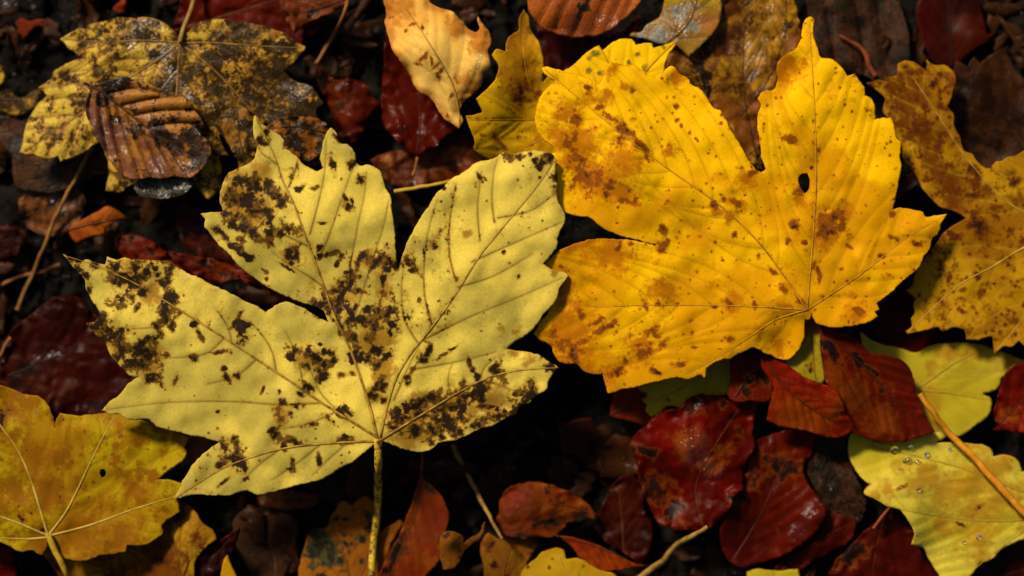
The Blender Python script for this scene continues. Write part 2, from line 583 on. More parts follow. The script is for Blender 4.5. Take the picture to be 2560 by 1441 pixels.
    q = q[inside(q, poly)]
    de, _ = seg_dist(q, eA, eB); q = q[de > 0.55 * h]
    if len(vp):
        vp = vp[inside(vp, poly)]
        if len(vp):
            ve, _ = seg_dist(vp, eA, eB); vp = vp[ve > 0.5 * h]
        dv, _ = seg_dist(q, segA, segB); q = q[dv > 0.45 * h]
    hol = [catmull(hh, True, h * 0.8) for hh in holes]
    allp = np.concatenate([poly] + hol + [q, vp]); edges = []; base = 0
    for c in [poly] + hol:
        n = len(c); edges += [(base + i, base + (i + 1) % n) for i in range(n)]; base += n
    r_ = geometry.delaunay_2d_cdt([Vector(v) for v in allp.tolist()], edges, [], 1, 1e-3)
    vv = np.array([(v.x, v.y) for v in r_[0]]); ff = np.array([f for f in r_[2] if len(f) == 3], np.int32)
    cc = vv[ff].mean(1)
    keep = inside(cc, poly)
    for hh in hol:
        keep &= ~inside(cc, hh)
    ff = ff[keep]
    a = vv[ff]; cr = (a[:, 1, 0] - a[:, 0, 0]) * (a[:, 2, 1] - a[:, 0, 1]) - (a[:, 1, 1] - a[:, 0, 1]) * (a[:, 2, 0] - a[:, 0, 0])
    ff[cr > 0] = ff[cr > 0][:, ::-1]      # y points down in the design plane: this order faces up
    dv, wv = seg_dist(vv, segA, segB, segW); de, _ = seg_dist(vv, eA, eB)
    for hh in hol:
        dh, _ = seg_dist(vv, hh, np.roll(hh, -1, 0)); de = np.minimum(de, dh)
    zz = shape(vv, dv, de) + bil(Dfull, vv)
    at = {}
    at['mk_vein'] = np.where(dv < 40, wv * np.exp(-(dv / (1.7 + 1.2 * wv)) ** 2) + 0.16 * wv * np.exp(-(dv / 12.0) ** 2), 0)
    at['mk_edge'] = np.minimum(de, 200)
    at['mk_tint'] = np.clip(0.5 + (fbm(vv, 150, 4, sd + 11) - 0.5) * 2.6 + (tint - 0.5), 0, 1)
    dk = blob_field(vv, dark, sd)
    if mott is not None:
        sc, bias = mott[:2]
        mf = (fbm(vv, sc, 5, sd + 21, 0.62) - 0.5) * 4.2 + bias
        if mgrad:
            mf += (vv[:, 0] - cen[0]) * mgrad[0] + (vv[:, 1] - cen[1]) * mgrad[1]
        if len(mott) > 2 and mott[2]:     # follow the veins
            mf += mott[2] * np.exp(-dv / 8.0) * 0.8
        dk = np.maximum(dk, np.clip(mf, -1, 1))
    if vrot:
        dk = np.maximum(dk, np.clip(at['mk_vein'] * 0.75 - 0.95 + vrot + (fbm(vv, 17, 4, sd + 51, 0.6) - 0.5) * 2.2 + (fbm(vv, 120, 2, sd + 53) - 0.5) * 1.6, -1, 0.35))
    if spots:
        lohi = poly.min(0), poly.max(0)
        sp = rs.uniform(lohi[0], lohi[1], (spots * 3, 2)); sp = sp[inside(sp, poly)][:spots]
        for c in sp:
            rr = rs.uniform(*spot_r) * (1.6 if rs.rand() < 0.08 else 1.0)
            k = np.where((np.abs(vv[:, 0] - c[0]) < 3 * rr) & (np.abs(vv[:, 1] - c[1]) < 3 * rr))[0]
            d = np.hypot(vv[k, 0] - c[0], (vv[k, 1] - c[1]) * rs.uniform(0.7, 1.4))
            dk[k] = np.maximum(dk[k], 0.6 - d / rr * 0.6)
    at['mk_dark'] = dk
    at['mk_wet'] = blob_field(vv, wets, sd + 60, 0.8)
    if grad:
        at['mk_tint'] = np.clip(at['mk_tint'] + (vv[:, 0] - cen[0]) * grad[0] + (vv[:, 1] - cen[1]) * grad[1], 0, 1)
    rk = blob_field(vv, rust, sd + 30, 0.8)
    if rmott is not None:
        rk = np.maximum(rk, np.clip((fbm(vv, rmott[0], 5, sd + 41, 0.6) - 0.5) * 3.6 + rmott[1], -1, 1))
    at['mk_rust'] = rk

    base_z = float(surf(org[None])[0])
    origin = P(org[0], org[1], base_z)
    root = bpy.data.objects.new(name, None); COL.objects.link(root); root.location = origin
    root.empty_display_size = 0.01
    tag(root, label, cat, group)
    lm = leaf_mat(name + "_blade", **style)
    mesh_obj("blade", P(vv[:, 0], vv[:, 1], zz), ff, lm, root, origin, at, True, 0.00012)
    if vmat is None:
        vc = style.get('veinc', STY['veinc'])
        vmat = stalk_mat(name + "_vein", vc, tuple(c * 0.55 for c in vc), spot=0.15)
    if tube:
        for k, q in enumerate(primc):
            q = q[inside(q, poly)]
            if len(q) < 6:
                continue
            rad = vr * (1.0 if k == 0 else 0.85) * np.linspace(1.0, 0.28, len(q))
            zq = surf(q) + rad * 0.12
            v, f = tube_geo(np.column_stack([q, zq]), rad, 6, 0.7)
            mesh_obj("midrib" if len(primc) == 1 else "vein", v, f, vmat, root, origin)
    if stalk is not None:
        q = catmull(stalk, False, 6.0)
        n = len(q); rad = stalk_r * np.linspace(1.0, 0.8, n) * (0.84 + 0.32 * fbm(q, 30, 3, sd + 70))
        q = q + np.column_stack([fbm(q, 60, 3, sd + 71) - 0.5, fbm(q, 60, 3, sd + 72) - 0.5]) * 6 * np.minimum(1, np.arange(n) / 10.0)[:, None]
        rad[-3:] *= np.array([1.1, 1.25, 1.3])[-min(3, n):]
        zq = drape_line(q, rad, base_z + 1.5)
        v, f = tube_geo(np.column_stack([q, zq]), rad, 8)
        mesh_obj("stalk", v, f, stalkmat or vmat, root, origin)
    return dict(root=root, surf=surf, poly=poly)


def twig(name, label, cat, pts, r, mat, lift=0.0, group=None, knobs=True, taper=(1.0, 0.8)):
    q = catmull(pts, False, 6.0); n = len(q)
    rad = r * np.linspace(taper[0], taper[1], n) * (0.82 + 0.36 * fbm(q, 26, 3, n * 0.1))
    q = q + np.column_stack([fbm(q, 50, 3, n + 0.3) - 0.5, fbm(q, 50, 3, n + 1.3) - 0.5]) * 7
    if knobs:
        rad[-4:] *= np.linspace(1.0, 1.5, 4)
    zq = drape_line(q, rad, lift=lift)
    org = P(q[0, 0], q[0, 1], zq[0])
    v, f = tube_geo(np.column_stack([q, zq]), rad, 8)
    o = mesh_obj(name, v, f, mat, None, org)
    return tag(o, label, cat, group)

# ------------------------------------------------------------------ soil
def build_soil():
    def axis(a, b, step, far):
        c = np.arange(a, b + 1, step); out = []
        d = step; x = c[-1]
        while x < far:
            d *= 1.25; x += d; out.append(x)
        neg = []; d = step; x = c[0]
        while x > -far:
            d *= 1.25; x -= d; neg.append(x)
        return np.concatenate([neg[::-1], c, out])
    ax = axis(-380, 2940, 7.0, 60000); ay = axis(-300, 1740, 7.0, 60000)
    X, Y = np.meshgrid(ax, ay, indexing='ij')
    p = np.stack([X.ravel(), Y.ravel()], 1)
    z = soil_h(p)
    far = np.clip((np.maximum(np.abs(p[:, 0] - CX) - 2000, np.abs(p[:, 1] - CY) - 1500)) / 3000, 0, 1)
    z = z * (1 - far)
    nx, ny = X.shape
    i = np.arange(nx * ny).reshape(nx, ny)
    F = np.stack([i[:-1, :-1], i[:-1, 1:], i[1:, 1:], i[1:, :-1]], -1).reshape(-1, 4)
    t = NT("soil")
    pos = t.n("ShaderNodeTexCoord").outputs['Object']
    a = t.noise(pos, 140, 6, 0.65, 1.0); b_ = t.noise(pos, 900, 8, 0.7, 2.0); c = t.noise(pos, 3000, 4, 0.6, 3.0)
    col = t.mix(t.smooth(t.math('ADD', t.math('MULTIPLY', a, 0.6), t.math('MULTIPLY', b_, 0.4)), 0.42, 0.62), (0.003, 0.0025, 0.002), (0.017, 0.014, 0.011))
    col = t.mix(t.smooth(b_, 0.66, 0.74), col, (0.035, 0.018, 0.007))
    bp = t.n("ShaderNodeBump"); bp.inputs['Strength'].default_value = 1.0; bp.inputs['Distance'].default_value = 0.0012
    t.set(bp.inputs['Height'], t.math('ADD', b_, t.math('MULTIPLY', c, 0.35)))
    bs = t.n("ShaderNodeBsdfPrincipled"); t.set(bs.inputs['Base Color'], col); t.set(bs.inputs['Normal'], bp.outputs[0])
    t.set(bs.inputs['Roughness'], t.math('ADD', 0.16, t.math('MULTIPLY', a, 0.4)))
    bs.inputs['Specular IOR Level'].default_value = 0.035
    out = t.n("ShaderNodeOutputMaterial"); t.t.links.new(bs.outputs[0], out.inputs[0])
    o = mesh_obj("ground", P(p[:, 0], p[:, 1], z), F.astype(np.int32), t.m)
    o['kind'] = 'structure'; o['label'] = 'dark wet woodland soil beneath the fallen leaves'


build_soil()
# ------------------------------------------------------------------ styles
PALE = dict(base=(0.74, 0.565, 0.082), base2=(0.50, 0.395, 0.062), veinc=(0.13, 0.065, 0.009), veina=0.85, rust=(0.34, 0.17, 0.015), brown=(0.115, 0.050, 0.006), edge=(0.42, 0.25, 0.03), edgew=4, edgea=0.7, speck=0.28, rough=0.55, spec=0.22, net=0.15, bump=0.5)
GOLD = dict(base=(0.90, 0.50, 0.003), base2=(0.66, 0.30, 0.002), veinc=(0.40, 0.19, 0.004), veina=0.5, brown=(0.22, 0.058, 0.003), rust=(0.44, 0.135, 0.003), edge=(0.30, 0.10, 0.006), edgew=3, edgea=0.6, speck=0.5, rough=0.55, spec=0.18, net=0.17, bump=0.6, sat=(1.0, 0.3), soft=2.0, speckc=(0.20, 0.055, 0.004))
BRIGHT = dict(GOLD, base=(0.95, 0.60, 0.003), base2=(0.85, 0.50, 0.003), sat=(1.0, 0.5))
OCHRE = dict(base=(0.44, 0.220, 0.005), base2=(0.25, 0.095, 0.004), veinc=(0.44, 0.26, 0.03), veina=0.4, brown=(0.10, 0.022, 0.003), rust=(0.11, 0.026, 0.003), edge=(0.2, 0.06, 0.006), edgew=4, edgea=0.6, speck=0.55, rough=0.55, spec=0.18, net=0.15, bump=0.6, sat=(1.0, 0.4), soft=1.6)
OLIVE = dict(base=(0.43, 0.31, 0.007), base2=(0.34, 0.175, 0.005), veinc=(0.20, 0.09, 0.008), veina=0.5, brown=(0.20, 0.07, 0.008), rust=(0.22, 0.075, 0.003), edge=(0.28, 0.11, 0.008), edgew=5, edgea=0.5, speck=0.45, rough=0.5, spec=0.25, net=0.25, bump=0.7, sat=(1.0, 0.4))
LEMON = dict(base=(0.58, 0.47, 0.055), base2=(0.44, 0.34, 0.016), veinc=(0.38, 0.24, 0.02), veina=0.45, brown=(0.28, 0.13, 0.012), rust=(0.38, 0.19, 0.012), edge=(0.38, 0.22, 0.015), edgew=5, edgea=0.5, speck=0.12, rough=0.42, spec=0.4, net=0.1, bump=0.9, sat=(1.02, 0.8))
MOTT = dict(base=(0.62, 0.42, 0.045), base2=(0.48, 0.28, 0.018), veinc=(0.08, 0.04, 0.010), veina=0.75, brown=(0.135, 0.066, 0.007), dark=(0.026, 0.014, 0.005), edge=(0.12, 0.06, 0.01), edgew=5, edgea=0.6, speck=0.5, rough=0.34, spec=0.35, coat=0.12, wet=0.35, bump=1.6, dfine=3.8)
TAN = dict(base=(0.36, 0.15, 0.018), base2=(0.30, 0.105, 0.012), veinc=(0.18, 0.06, 0.01), brown=(0.11, 0.03, 0.006), dark=(0.018, 0.012, 0.007), rust=(0.24, 0.06, 0.008), speck=0.45, rough=0.5, spec=0.25, gain=0.85, sat=(0.85, 0.4))
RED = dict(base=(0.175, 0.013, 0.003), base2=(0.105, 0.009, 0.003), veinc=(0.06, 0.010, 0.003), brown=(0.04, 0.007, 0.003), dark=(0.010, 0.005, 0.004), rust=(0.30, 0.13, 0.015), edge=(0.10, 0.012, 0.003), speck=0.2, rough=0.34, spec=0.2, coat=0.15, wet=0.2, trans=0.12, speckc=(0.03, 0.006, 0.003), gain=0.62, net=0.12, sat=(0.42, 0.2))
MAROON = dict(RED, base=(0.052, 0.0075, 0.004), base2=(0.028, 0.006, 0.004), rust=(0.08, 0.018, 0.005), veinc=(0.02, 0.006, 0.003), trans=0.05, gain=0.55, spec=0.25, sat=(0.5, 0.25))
BROWN = dict(base=(0.24, 0.070, 0.013), base2=(0.14, 0.036, 0.008), veinc=(0.035, 0.013, 0.005), brown=(0.05, 0.018, 0.007), dark=(0.014, 0.009, 0.006), rust=(0.26, 0.09, 0.012), edge=(0.05, 0.018, 0.007), speck=0.4, rough=0.32, spec=0.4, coat=0.2, wet=0.35, trans=0.08, bump=1.5, sat=(0.85, 0.5))
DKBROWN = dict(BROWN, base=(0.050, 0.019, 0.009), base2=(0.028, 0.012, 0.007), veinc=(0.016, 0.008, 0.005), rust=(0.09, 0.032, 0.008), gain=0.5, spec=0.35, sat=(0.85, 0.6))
ORANGE = dict(base=(0.36, 0.085, 0.008), base2=(0.24, 0.045, 0.006), veinc=(0.10, 0.025, 0.005), brown=(0.06, 0.015, 0.005), rust=(0.22, 0.035, 0.005), edge=(0.12, 0.03, 0.006), speck=0.3, rough=0.42, spec=0.25, sat=(0.5, 0.2), gain=0.85)
MAPLES = 'fallen maple leaves'; BEECHES = 'fallen beech leaves'; STALKS = 'loose leaf stalks'; SCRAPS = 'torn scraps of leaf'

mustard_stalk = stalk_mat('yellow_stalk', (0.42, 0.28, 0.02), (0.34, 0.20, 0.015), spot=0.25)
mottled_stalk = stalk_mat('mottled_stalk', (0.56, 0.38, 0.025), (0.36, 0.20, 0.014), spot=0.68)
brown_stalk = stalk_mat('brown_stalk', (0.26, 0.10, 0.02), (0.14, 0.05, 0.012), spot=0.4)
red_stalk = stalk_mat('red_stalk', (0.20, 0.05, 0.012), (0.12, 0.025, 0.008), spot=0.3)
orange_stalk = stalk_mat('orange_stalk', (0.62, 0.26, 0.012), (0.48, 0.17, 0.01), spot=0.0)
tan_stalk = stalk_mat('tan_stalk', (0.28, 0.16, 0.035), (0.17, 0.085, 0.018), spot=0.3)

# ------------------------------------------------------------------ lowest, darkest layer
leaf('beech_leaf', 'large dark maroon leaf in shadow beside the pale stained maple leaf', 'leaf',
     [(2, 905), (8, 855), (40, 815), (75, 788), (110, 760), (150, 742), (190, 742), (240, 790), (300, 860), (350, 930), (360, 990), (300, 1035), (240, 1050), (160, 1042), (110, 1010), (50, 985), (0, 965)],
     [[(20, 940), (120, 900), (220, 850), (330, 830)]], dict(MAROON, wet=0.3), z=40, bump=14, sec=(60, 38), quilt=3.5, tilt=(-0.03, 0.02), dark=[(60, 940, 50), (240, 1000, 26), (90, 1000, 30)], rust=[(150, 960, 50), (60, 1010, 40)], wets=[(215, 1030, 12), (40, 985, 14), (120, 890, 12, 4, 0)], group=BEECHES)
leaf('maple_leaf', 'blackish red leaf lying deep in the shade near the upper corner', 'leaf',
     [(2290, 20), (2330, -30), (2440, -40), (2462, 50), (2468, 85), (2486, 84), (2470, 105), (2440, 122), (2405, 150), (2382, 170), (2340, 158), (2312, 120), (2298, 70)],
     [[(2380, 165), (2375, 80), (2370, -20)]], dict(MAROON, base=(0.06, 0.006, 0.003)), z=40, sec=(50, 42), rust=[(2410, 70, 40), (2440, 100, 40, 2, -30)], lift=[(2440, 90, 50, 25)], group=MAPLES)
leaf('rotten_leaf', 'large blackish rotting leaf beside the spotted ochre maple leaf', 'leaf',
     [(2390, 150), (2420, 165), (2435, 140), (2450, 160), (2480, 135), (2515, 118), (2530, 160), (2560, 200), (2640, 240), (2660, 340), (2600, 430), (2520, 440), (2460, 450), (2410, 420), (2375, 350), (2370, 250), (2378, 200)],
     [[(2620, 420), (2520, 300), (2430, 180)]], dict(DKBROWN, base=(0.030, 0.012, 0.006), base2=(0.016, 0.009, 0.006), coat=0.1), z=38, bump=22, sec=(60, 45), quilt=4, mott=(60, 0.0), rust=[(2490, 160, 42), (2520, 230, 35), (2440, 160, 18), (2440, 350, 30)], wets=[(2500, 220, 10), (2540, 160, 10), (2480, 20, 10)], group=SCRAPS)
leaf('bark_strip', 'ridged strip of wet dark bark standing behind the golden leaf tip', 'bark',
     [(2010, -40), (2110, -50), (2230, -40), (2260, 40), (2275, 120), (2260, 190), (2215, 210), (2150, 185), (2090, 175), (2050, 130), (2025, 60)],
     [[(2120, -30), (2150, 50), (2165, 180)], [(2060, -30), (2075, 60), (2090, 150)], [(2190, -30), (2205, 70), (2220, 180)]],
     dict(DKBROWN, base=(0.045, 0.032, 0.018), base2=(0.018, 0.013, 0.009), wet=0.8, bump=3.0, coat=0.3, trans=0.0), z=30, bump=40, quilt=16, mott=(40, 0.1), tube=False, h=5)
leaf('maple_leaf', 'dark maroon leaf hidden in the gap under the golden and ochre leaves', 'leaf',
     [(2185, 745), (2230, 730), (2290, 700), (2330, 760), (2400, 810), (2480, 850), (2450, 880), (2380, 885), (2320, 880), (2260, 885), (2215, 870), (2190, 830), (2200, 790)],
     [[(2440, 870), (2330, 810), (2220, 750)]], dict(MAROON, base=(0.075, 0.006, 0.003), base2=(0.045, 0.005, 0.003)), z=60, sec=(45, 42), tilt=(-0.1, 0), wets=[(2160, 40, 30, 3, 80), (2170, 120, 16), (2090, 60, 14), (2200, 150, 16), (2210, 60, 14)], group=MAPLES)
leaf('beech_leaf', 'dull red leaf blotched with black between the two pale maple lobes', 'leaf',
     [(455, 505), (500, 520), (540, 540), (580, 590), (640, 640), (690, 680), (660, 700), (600, 672), (540, 652), (490, 640), (450, 600), (440, 550)],
     [[(450, 520), (540, 600), (660, 690)]], dict(MAROON, base=(0.07, 0.012, 0.004)), z=45, sec=(35, 40), mott=(40, 0.1), group=BEECHES)
leaf('beech_leaf', 'russet leaf edge curled beside the stained tip of the pale maple leaf', 'leaf',
     [(290, 590), (310, 588), (342, 590), (390, 610), (418, 640), (450, 665), (500, 700), (420, 690), (360, 670), (310, 645), (294, 615)],
     [[(292, 600), (370, 635), (470, 690)]], dict(RED, base=(0.17, 0.032, 0.008), base2=(0.10, 0.018, 0.006)), z=70, sec=(28, 45), quilt=4, dark=[(330, 605, 12), (375, 630, 10, 2, 60), (340, 640, 9)], group=BEECHES)
leaf('beech_leaf', 'slender red leaf wedged under the upper lobe of the pale maple leaf', 'leaf',
     [(405, 628), (440, 632), (500, 642), (540, 650), (600, 672), (660, 700), (640, 712), (600, 700), (550, 708), (520, 702), (480, 685), (440, 655)],
     [[(410, 632), (520, 672), (650, 706)]], dict(RED, base=(0.15, 0.024, 0.006), base2=(0.10, 0.016, 0.005)), z=80, sec=(30, 40), quilt=3, dark=[(520, 662, 14, 3, 10), (575, 690, 12, 2.5, 10)], group=BEECHES)
leaf('beech_leaf', 'bright russet strip of leaf crossing the dark gap between pale lobes', 'leaf',
     [(592, 688), (640, 690), (680, 715), (730, 745), (790, 790), (770, 800), (720, 770), (680, 735), (640, 712), (605, 705)],
     [[(596, 694), (680, 725), (775, 790)]], dict(RED, base=(0.24, 0.035, 0.006), base2=(0.17, 0.02, 0.005)), z=95, sec=(28, 40), dark=[(620, 705, 6)], group=BEECHES)
leaf('beech_leaf', 'wet brown leaf crossed by the two-tone twig', 'leaf',
     [(45, 500), (90, 470), (140, 462), (200, 478), (215, 520), (195, 560), (150, 590), (100, 585), (60, 560)],
     [[(55, 545), (120, 520), (205, 495)]], dict(BROWN, base=(0.075, 0.028, 0.011), base2=(0.04, 0.015, 0.007), wet=0.7), z=35, bump=16, sec=(26, 45), quilt=5, mott=(40, -0.2), wets=[(165, 520, 20), (130, 490, 18)], group=BEECHES)
leaf('beech_leaf', 'dark purplish brown leaf at the picture edge below the wet brown leaf', 'leaf',
     [(-60, 590), (-20, 570), (20, 562), (55, 575), (66, 605), (50, 630), (0, 650), (-40, 640)],
     [[(-50, 620), (0, 605), (60, 590)]], dict(MAROON, base=(0.06, 0.022, 0.014)), z=35, sec=(24, 45), quilt=4, group=BEECHES)
leaf('maple_leaf', 'brown decayed leaf under the lower tip of the black-mottled maple leaf', 'leaf',
     [(-40, 285), (20, 290), (60, 285), (110, 300), (200, 340), (290, 390), (310, 440), (240, 440), (200, 462), (150, 480), (90, 482), (42, 470), (32, 430), (28, 390), (-10, 350)],
     [[(280, 430), (160, 400), (20, 320)]], dict(DKBROWN, base=(0.13, 0.055, 0.013), base2=(0.06, 0.025, 0.009)), z=50, sec=(45, 45), mott=(45, 0.15), bump=14, group=MAPLES)
leaf('maple_leaf', 'brownish yellow strip of mottled leaf at the edge under the black-mottled one', 'leaf',
     [(-60, 190), (0, 205), (40, 240), (58, 246), (80, 228), (108, 218), (100, 240), (85, 270), (40, 290), (0, 275), (-50, 260)],
     [[(-50, 225), (20, 250), (95, 235)]], dict(MOTT), z=60, sec=(30, 45), mott=(35, 0.45), group=MAPLES)
leaf('leaf_scrap', 'thin yellow sliver of leaf at the picture edge above the mottled strip', 'leaf',
     [(-40, 150), (-5, 155), (8, 170), (12, 195), (6, 212), (-30, 220)], [], dict(MOTT), z=70, mott=(40, -0.3), group=SCRAPS)
leaf('leaf_scrap', 'rusty orange leaf scrap lying alone on the black soil', 'leaf',
     [(36, 55), (55, 45), (75, 52), (98, 48), (132, 55), (120, 66), (90, 68), (72, 85), (55, 100), (38, 92), (45, 75)], [], dict(ORANGE, base=(0.22, 0.06, 0.012), base2=(0.13, 0.03, 0.008)), z=40, mott=(30, 0.1), bump=14, h=4, group=SCRAPS)
leaf('leaf_scrap', 'small orange leaf scrap cut by the frame on bare black soil', 'leaf',
     [(290, -30), (312, -25), (317, 10), (312, 30), (296, 32), (282, 22), (290, 12), (302, 4)], [], dict(ORANGE, base=(0.30, 0.075, 0.012), base2=(0.20, 0.045, 0.008)), z=45, h=4, lift=[(310, 10, 14, 14)], group=SCRAPS)
leaf('leaf_scrap', 'silvery wet leaf scrap with a rusty rim in the dark upper corner', 'leaf',
     [(-40, -30), (20, -25), (45, 0), (48, 25), (30, 38), (0, 40), (-40, 45)], [], dict(DKBROWN, base=(0.06, 0.04, 0.03), wet=1.0, bump=2.5), z=45, bump=24, rust=[(20, 34, 12, 2, 0)], wets=[(10, 0, 40)], group=SCRAPS)
leaf('beech_leaf', 'deep red glossy leaf behind the stalk of the black-mottled maple leaf', 'leaf',
     [(452, -20), (448, 20), (440, 42), (436, 82), (470, 78), (520, 66), (590, 72), (650, 80), (700, 95), (745, 112), (790, 80), (820, 20), (830, -30), (640, -60)],
     [[(440, 75), (560, 40), (720, -10)], ], dict(RED, base=(0.125, 0.014, 0.006), base2=(0.085, 0.010, 0.005), veinc=(0.14, 0.05, 0.02)), z=55, sec=(52, 40), quilt=4, group=BEECHES)
leaf('beech_leaf', 'orange-brown leaf resting over the deep red one at the top', 'leaf',
     [(700, -40), (702, 10), (712, 35), (722, 62), (738, 84), (770, 58), (805, 42), (838, 28), (868, 6), (880, -30)],
     [[(872, -5), (800, 20), (715, 40)]], dict(BROWN, base=(0.21, 0.05, 0.012), base2=(0.14, 0.03, 0.008)), z=100, sec=(34, 45), quilt=4, dark=[(790, 30, 14), (775, 40, 10)], group=BEECHES)
leaf('beech_leaf', 'reddish wet leaf in the dark hollow between mottled and honey-coloured leaves', 'leaf',
     [(785, 165), (810, 175), (838, 200), (870, 198), (900, 203), (918, 212), (928, 235), (952, 262), (928, 282), (912, 318), (897, 352), (872, 356), (845, 340), (828, 300), (818, 255), (795, 210)],
     [[(815, 280), (870, 240), (915, 205)], ], dict(RED, base=(0.15, 0.036, 0.015), base2=(0.085, 0.018, 0.009), wet=0.6), z=50, sec=(34, 45), quilt=4, dark=[(810, 200, 26), (850, 262, 16, 2, -40)], lift=[(880, 300, 40, 20)], wets=[(875, 210, 14), (870, 330, 18)], group=BEECHES)
leaf('beech_leaf', 'shiny dark russet leaf behind the small yellow stalk', 'leaf',
     [(925, 400), (950, 388), (1000, 375), (1060, 380), (1110, 345), (1150, 330), (1185, 360), (1215, 385), (1200, 420), (1175, 450), (1120, 462), (1060, 470), (1000, 470), (950, 440)],
     [[(935, 420), (1050, 420), (1200, 395)]], dict(BROWN, base=(0.14, 0.032, 0.008), base2=(0.08, 0.016, 0.006), wet=0.7, rough=0.25), z=45, bump=20, sec=(32, 45), quilt=6, rust=[(970, 405, 20), (1130, 385, 22)], lift=[(1090, 430, 30, 20), (975, 405, 22, 14)], wets=[(1095, 430, 16), (1085, 440, 12), (1115, 425, 10), (980, 400, 12), (1030, 455, 10, 3, 0), (1150, 400, 14)], group=BEECHES)
leaf('beech_leaf', 'glossy maroon-brown leaf hanging below the honey-coloured curled leaf', 'leaf',
     [(966, 80), (958, 180), (954, 270), (962, 320), (985, 345), (1005, 362), (1030, 390), (1046, 398), (1060, 380), (1090, 366), (1112, 345), (1148, 322), (1150, 270), (1120, 200), (1060, 120), (1010, 80)],
     [[(1040, 395), (1050, 300), (1030, 150)]], dict(RED, base=(0.105, 0.016, 0.007), base2=(0.06, 0.010, 0.006), wet=0.55, rough=0.28), z=80, bump=16, sec=(42, 40), quilt=4, lift=[(1090, 350, 45, 20), (1000, 310, 40, 16)], stalk=[(1043, 395), (1040, 415), (1032, 440)], stalk_r=4.0, stalkmat=brown_stalk, wets=[(1095, 362, 16), (1000, 320, 20), (1060, 330, 16)], group=BEECHES)
leaf('beech_leaf', 'dark maroon leaf under the brown pleated beech leaf at the top', 'leaf',
     [(1340, 60), (1400, 80), (1480, 90), (1560, 70), (1600, 40), (1590, 100), (1560, 130), (1520, 150), (1450, 175), (1390, 175), (1355, 165), (1345, 110)],
     [[(1580, 60), (1470, 120), (1360, 150)]], dict(MAROON, base=(0.065, 0.008, 0.004)), z=50, sec=(34, 40), group=BEECHES)
leaf('beech_leaf', 'brown wet leaf standing behind the golden leaf beside its pointed lobe', 'leaf',
     [(1660, 60), (1730, 110), (1775, 85), (1800, 60), (1815, -10), (1850, -40), (1990, -40), (1990, 30), (2005, 92), (1990, 125), (1960, 155), (1946, 175), (1940, 225), (1905, 262), (1898, 310), (1905, 380), (1910, 430), (1870, 410), (1830, 330), (1800, 285), (1750, 235), (1700, 205), (1660, 200), (1665, 150)],
     [[(1900, 420), (1862, 250), (1858, 120), (1875, -30)], [(1850, 290), (1925, 190), (1962, 80), (1966, -30)]],
     dict(BROWN, base=(0.17, 0.062, 0.010), base2=(0.085, 0.026, 0.006), rust=(0.40, 0.22, 0.016), wet=0.35, veinc=(0.04, 0.015, 0.004)), z=85, bump=14, sec=(48, 40), quilt=4, tilt=(0, -0.08),
     rust=[(1940, 30, 60), (1890, 130, 50), (1810, 170, 24), (1850, 170, 26), (1930, 110, 40), (1910, 200, 25)], mott=(60, -0.45), wets=[(1875, 130, 60), (1850, 100, 34), (1930, 30, 30), (1905, 215, 24), (1880, 170, 34), (1960, 90, 24)], group=BEECHES)
leaf('leaf_scrap', 'yellowish muddy leaf patch, silver wet sheen painted in, at the top behind the golden leaf', 'leaf',
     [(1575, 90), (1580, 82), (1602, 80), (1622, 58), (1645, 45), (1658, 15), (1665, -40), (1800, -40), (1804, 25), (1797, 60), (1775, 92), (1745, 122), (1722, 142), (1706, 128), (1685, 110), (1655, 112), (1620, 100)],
     [[(1670, 105), (1720, 60), (1750, -30)]], dict(MOTT, base=(0.42, 0.26, 0.014), base2=(0.26, 0.14, 0.014), brown=(0.30, 0.27, 0.20), dark=(0.17, 0.155, 0.12), wet=0.8, rough=0.3), z=115, bump=22, sec=(34, 45), quilt=4,  # grey stain colours paint the silvery wet sheen along with the mud
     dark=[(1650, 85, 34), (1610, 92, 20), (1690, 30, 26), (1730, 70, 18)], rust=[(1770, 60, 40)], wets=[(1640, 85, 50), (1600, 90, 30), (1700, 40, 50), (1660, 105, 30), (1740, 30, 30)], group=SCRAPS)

# ------------------------------------------------------------------ lower right pile
leaf('rotten_leaf', 'blackish brown rough leaf between glossy red leaf and pale lemon leaf', 'leaf',
     [(2035, 1085), (2075, 1080), (2118, 1092), (2122, 1150), (2145, 1200), (2165, 1245), (2165, 1270), (2150, 1305), (2125, 1312), (2080, 1292), (2050, 1245), (2028, 1205), (2015, 1165), (2024, 1125)],
     [[(2060, 1095), (2085, 1180), (2140, 1300)]], dict(DKBROWN, base=(0.032, 0.020, 0.010), base2=(0.018, 0.012, 0.007), bump=3.0, wet=0.5), z=75, bump=26, sec=(30, 45), quilt=6, mott=(30, 0), wets=[(2075, 1210, 18), (2095, 1180, 14), (2140, 1290, 14)], group=SCRAPS)
leaf('beech_leaf', 'dull red-brown leaf at the foot of the blackish rough leaf', 'leaf',
     [(2010, 1320), (2060, 1290), (2100, 1285), (2140, 1300), (2135, 1335), (2120, 1355), (2060, 1390), (1990, 1430), (1930, 1440), (1960, 1380)],
     [[(1950, 1430), (2050, 1350), (2135, 1305)]], dict(RED, base=(0.09, 0.014, 0.005), base2=(0.055, 0.009, 0.004)), z=55, sec=(30, 42), quilt=4, group=BEECHES)
leaf('beech_leaf', 'dark wine-red leaf in the bottom corner behind the pale lemon leaf', 'leaf',
     [(2400, 1480), (2440, 1410), (2480, 1390), (2540, 1350), (2640, 1330), (2720, 1400), (2700, 1500), (2560, 1540), (2450, 1530)],
     [[(2420, 1480), (2540, 1430), (2700, 1400)]], dict(MAROON, base=(0.075, 0.007, 0.004)), z=50, sec=(40, 42), group=BEECHES)
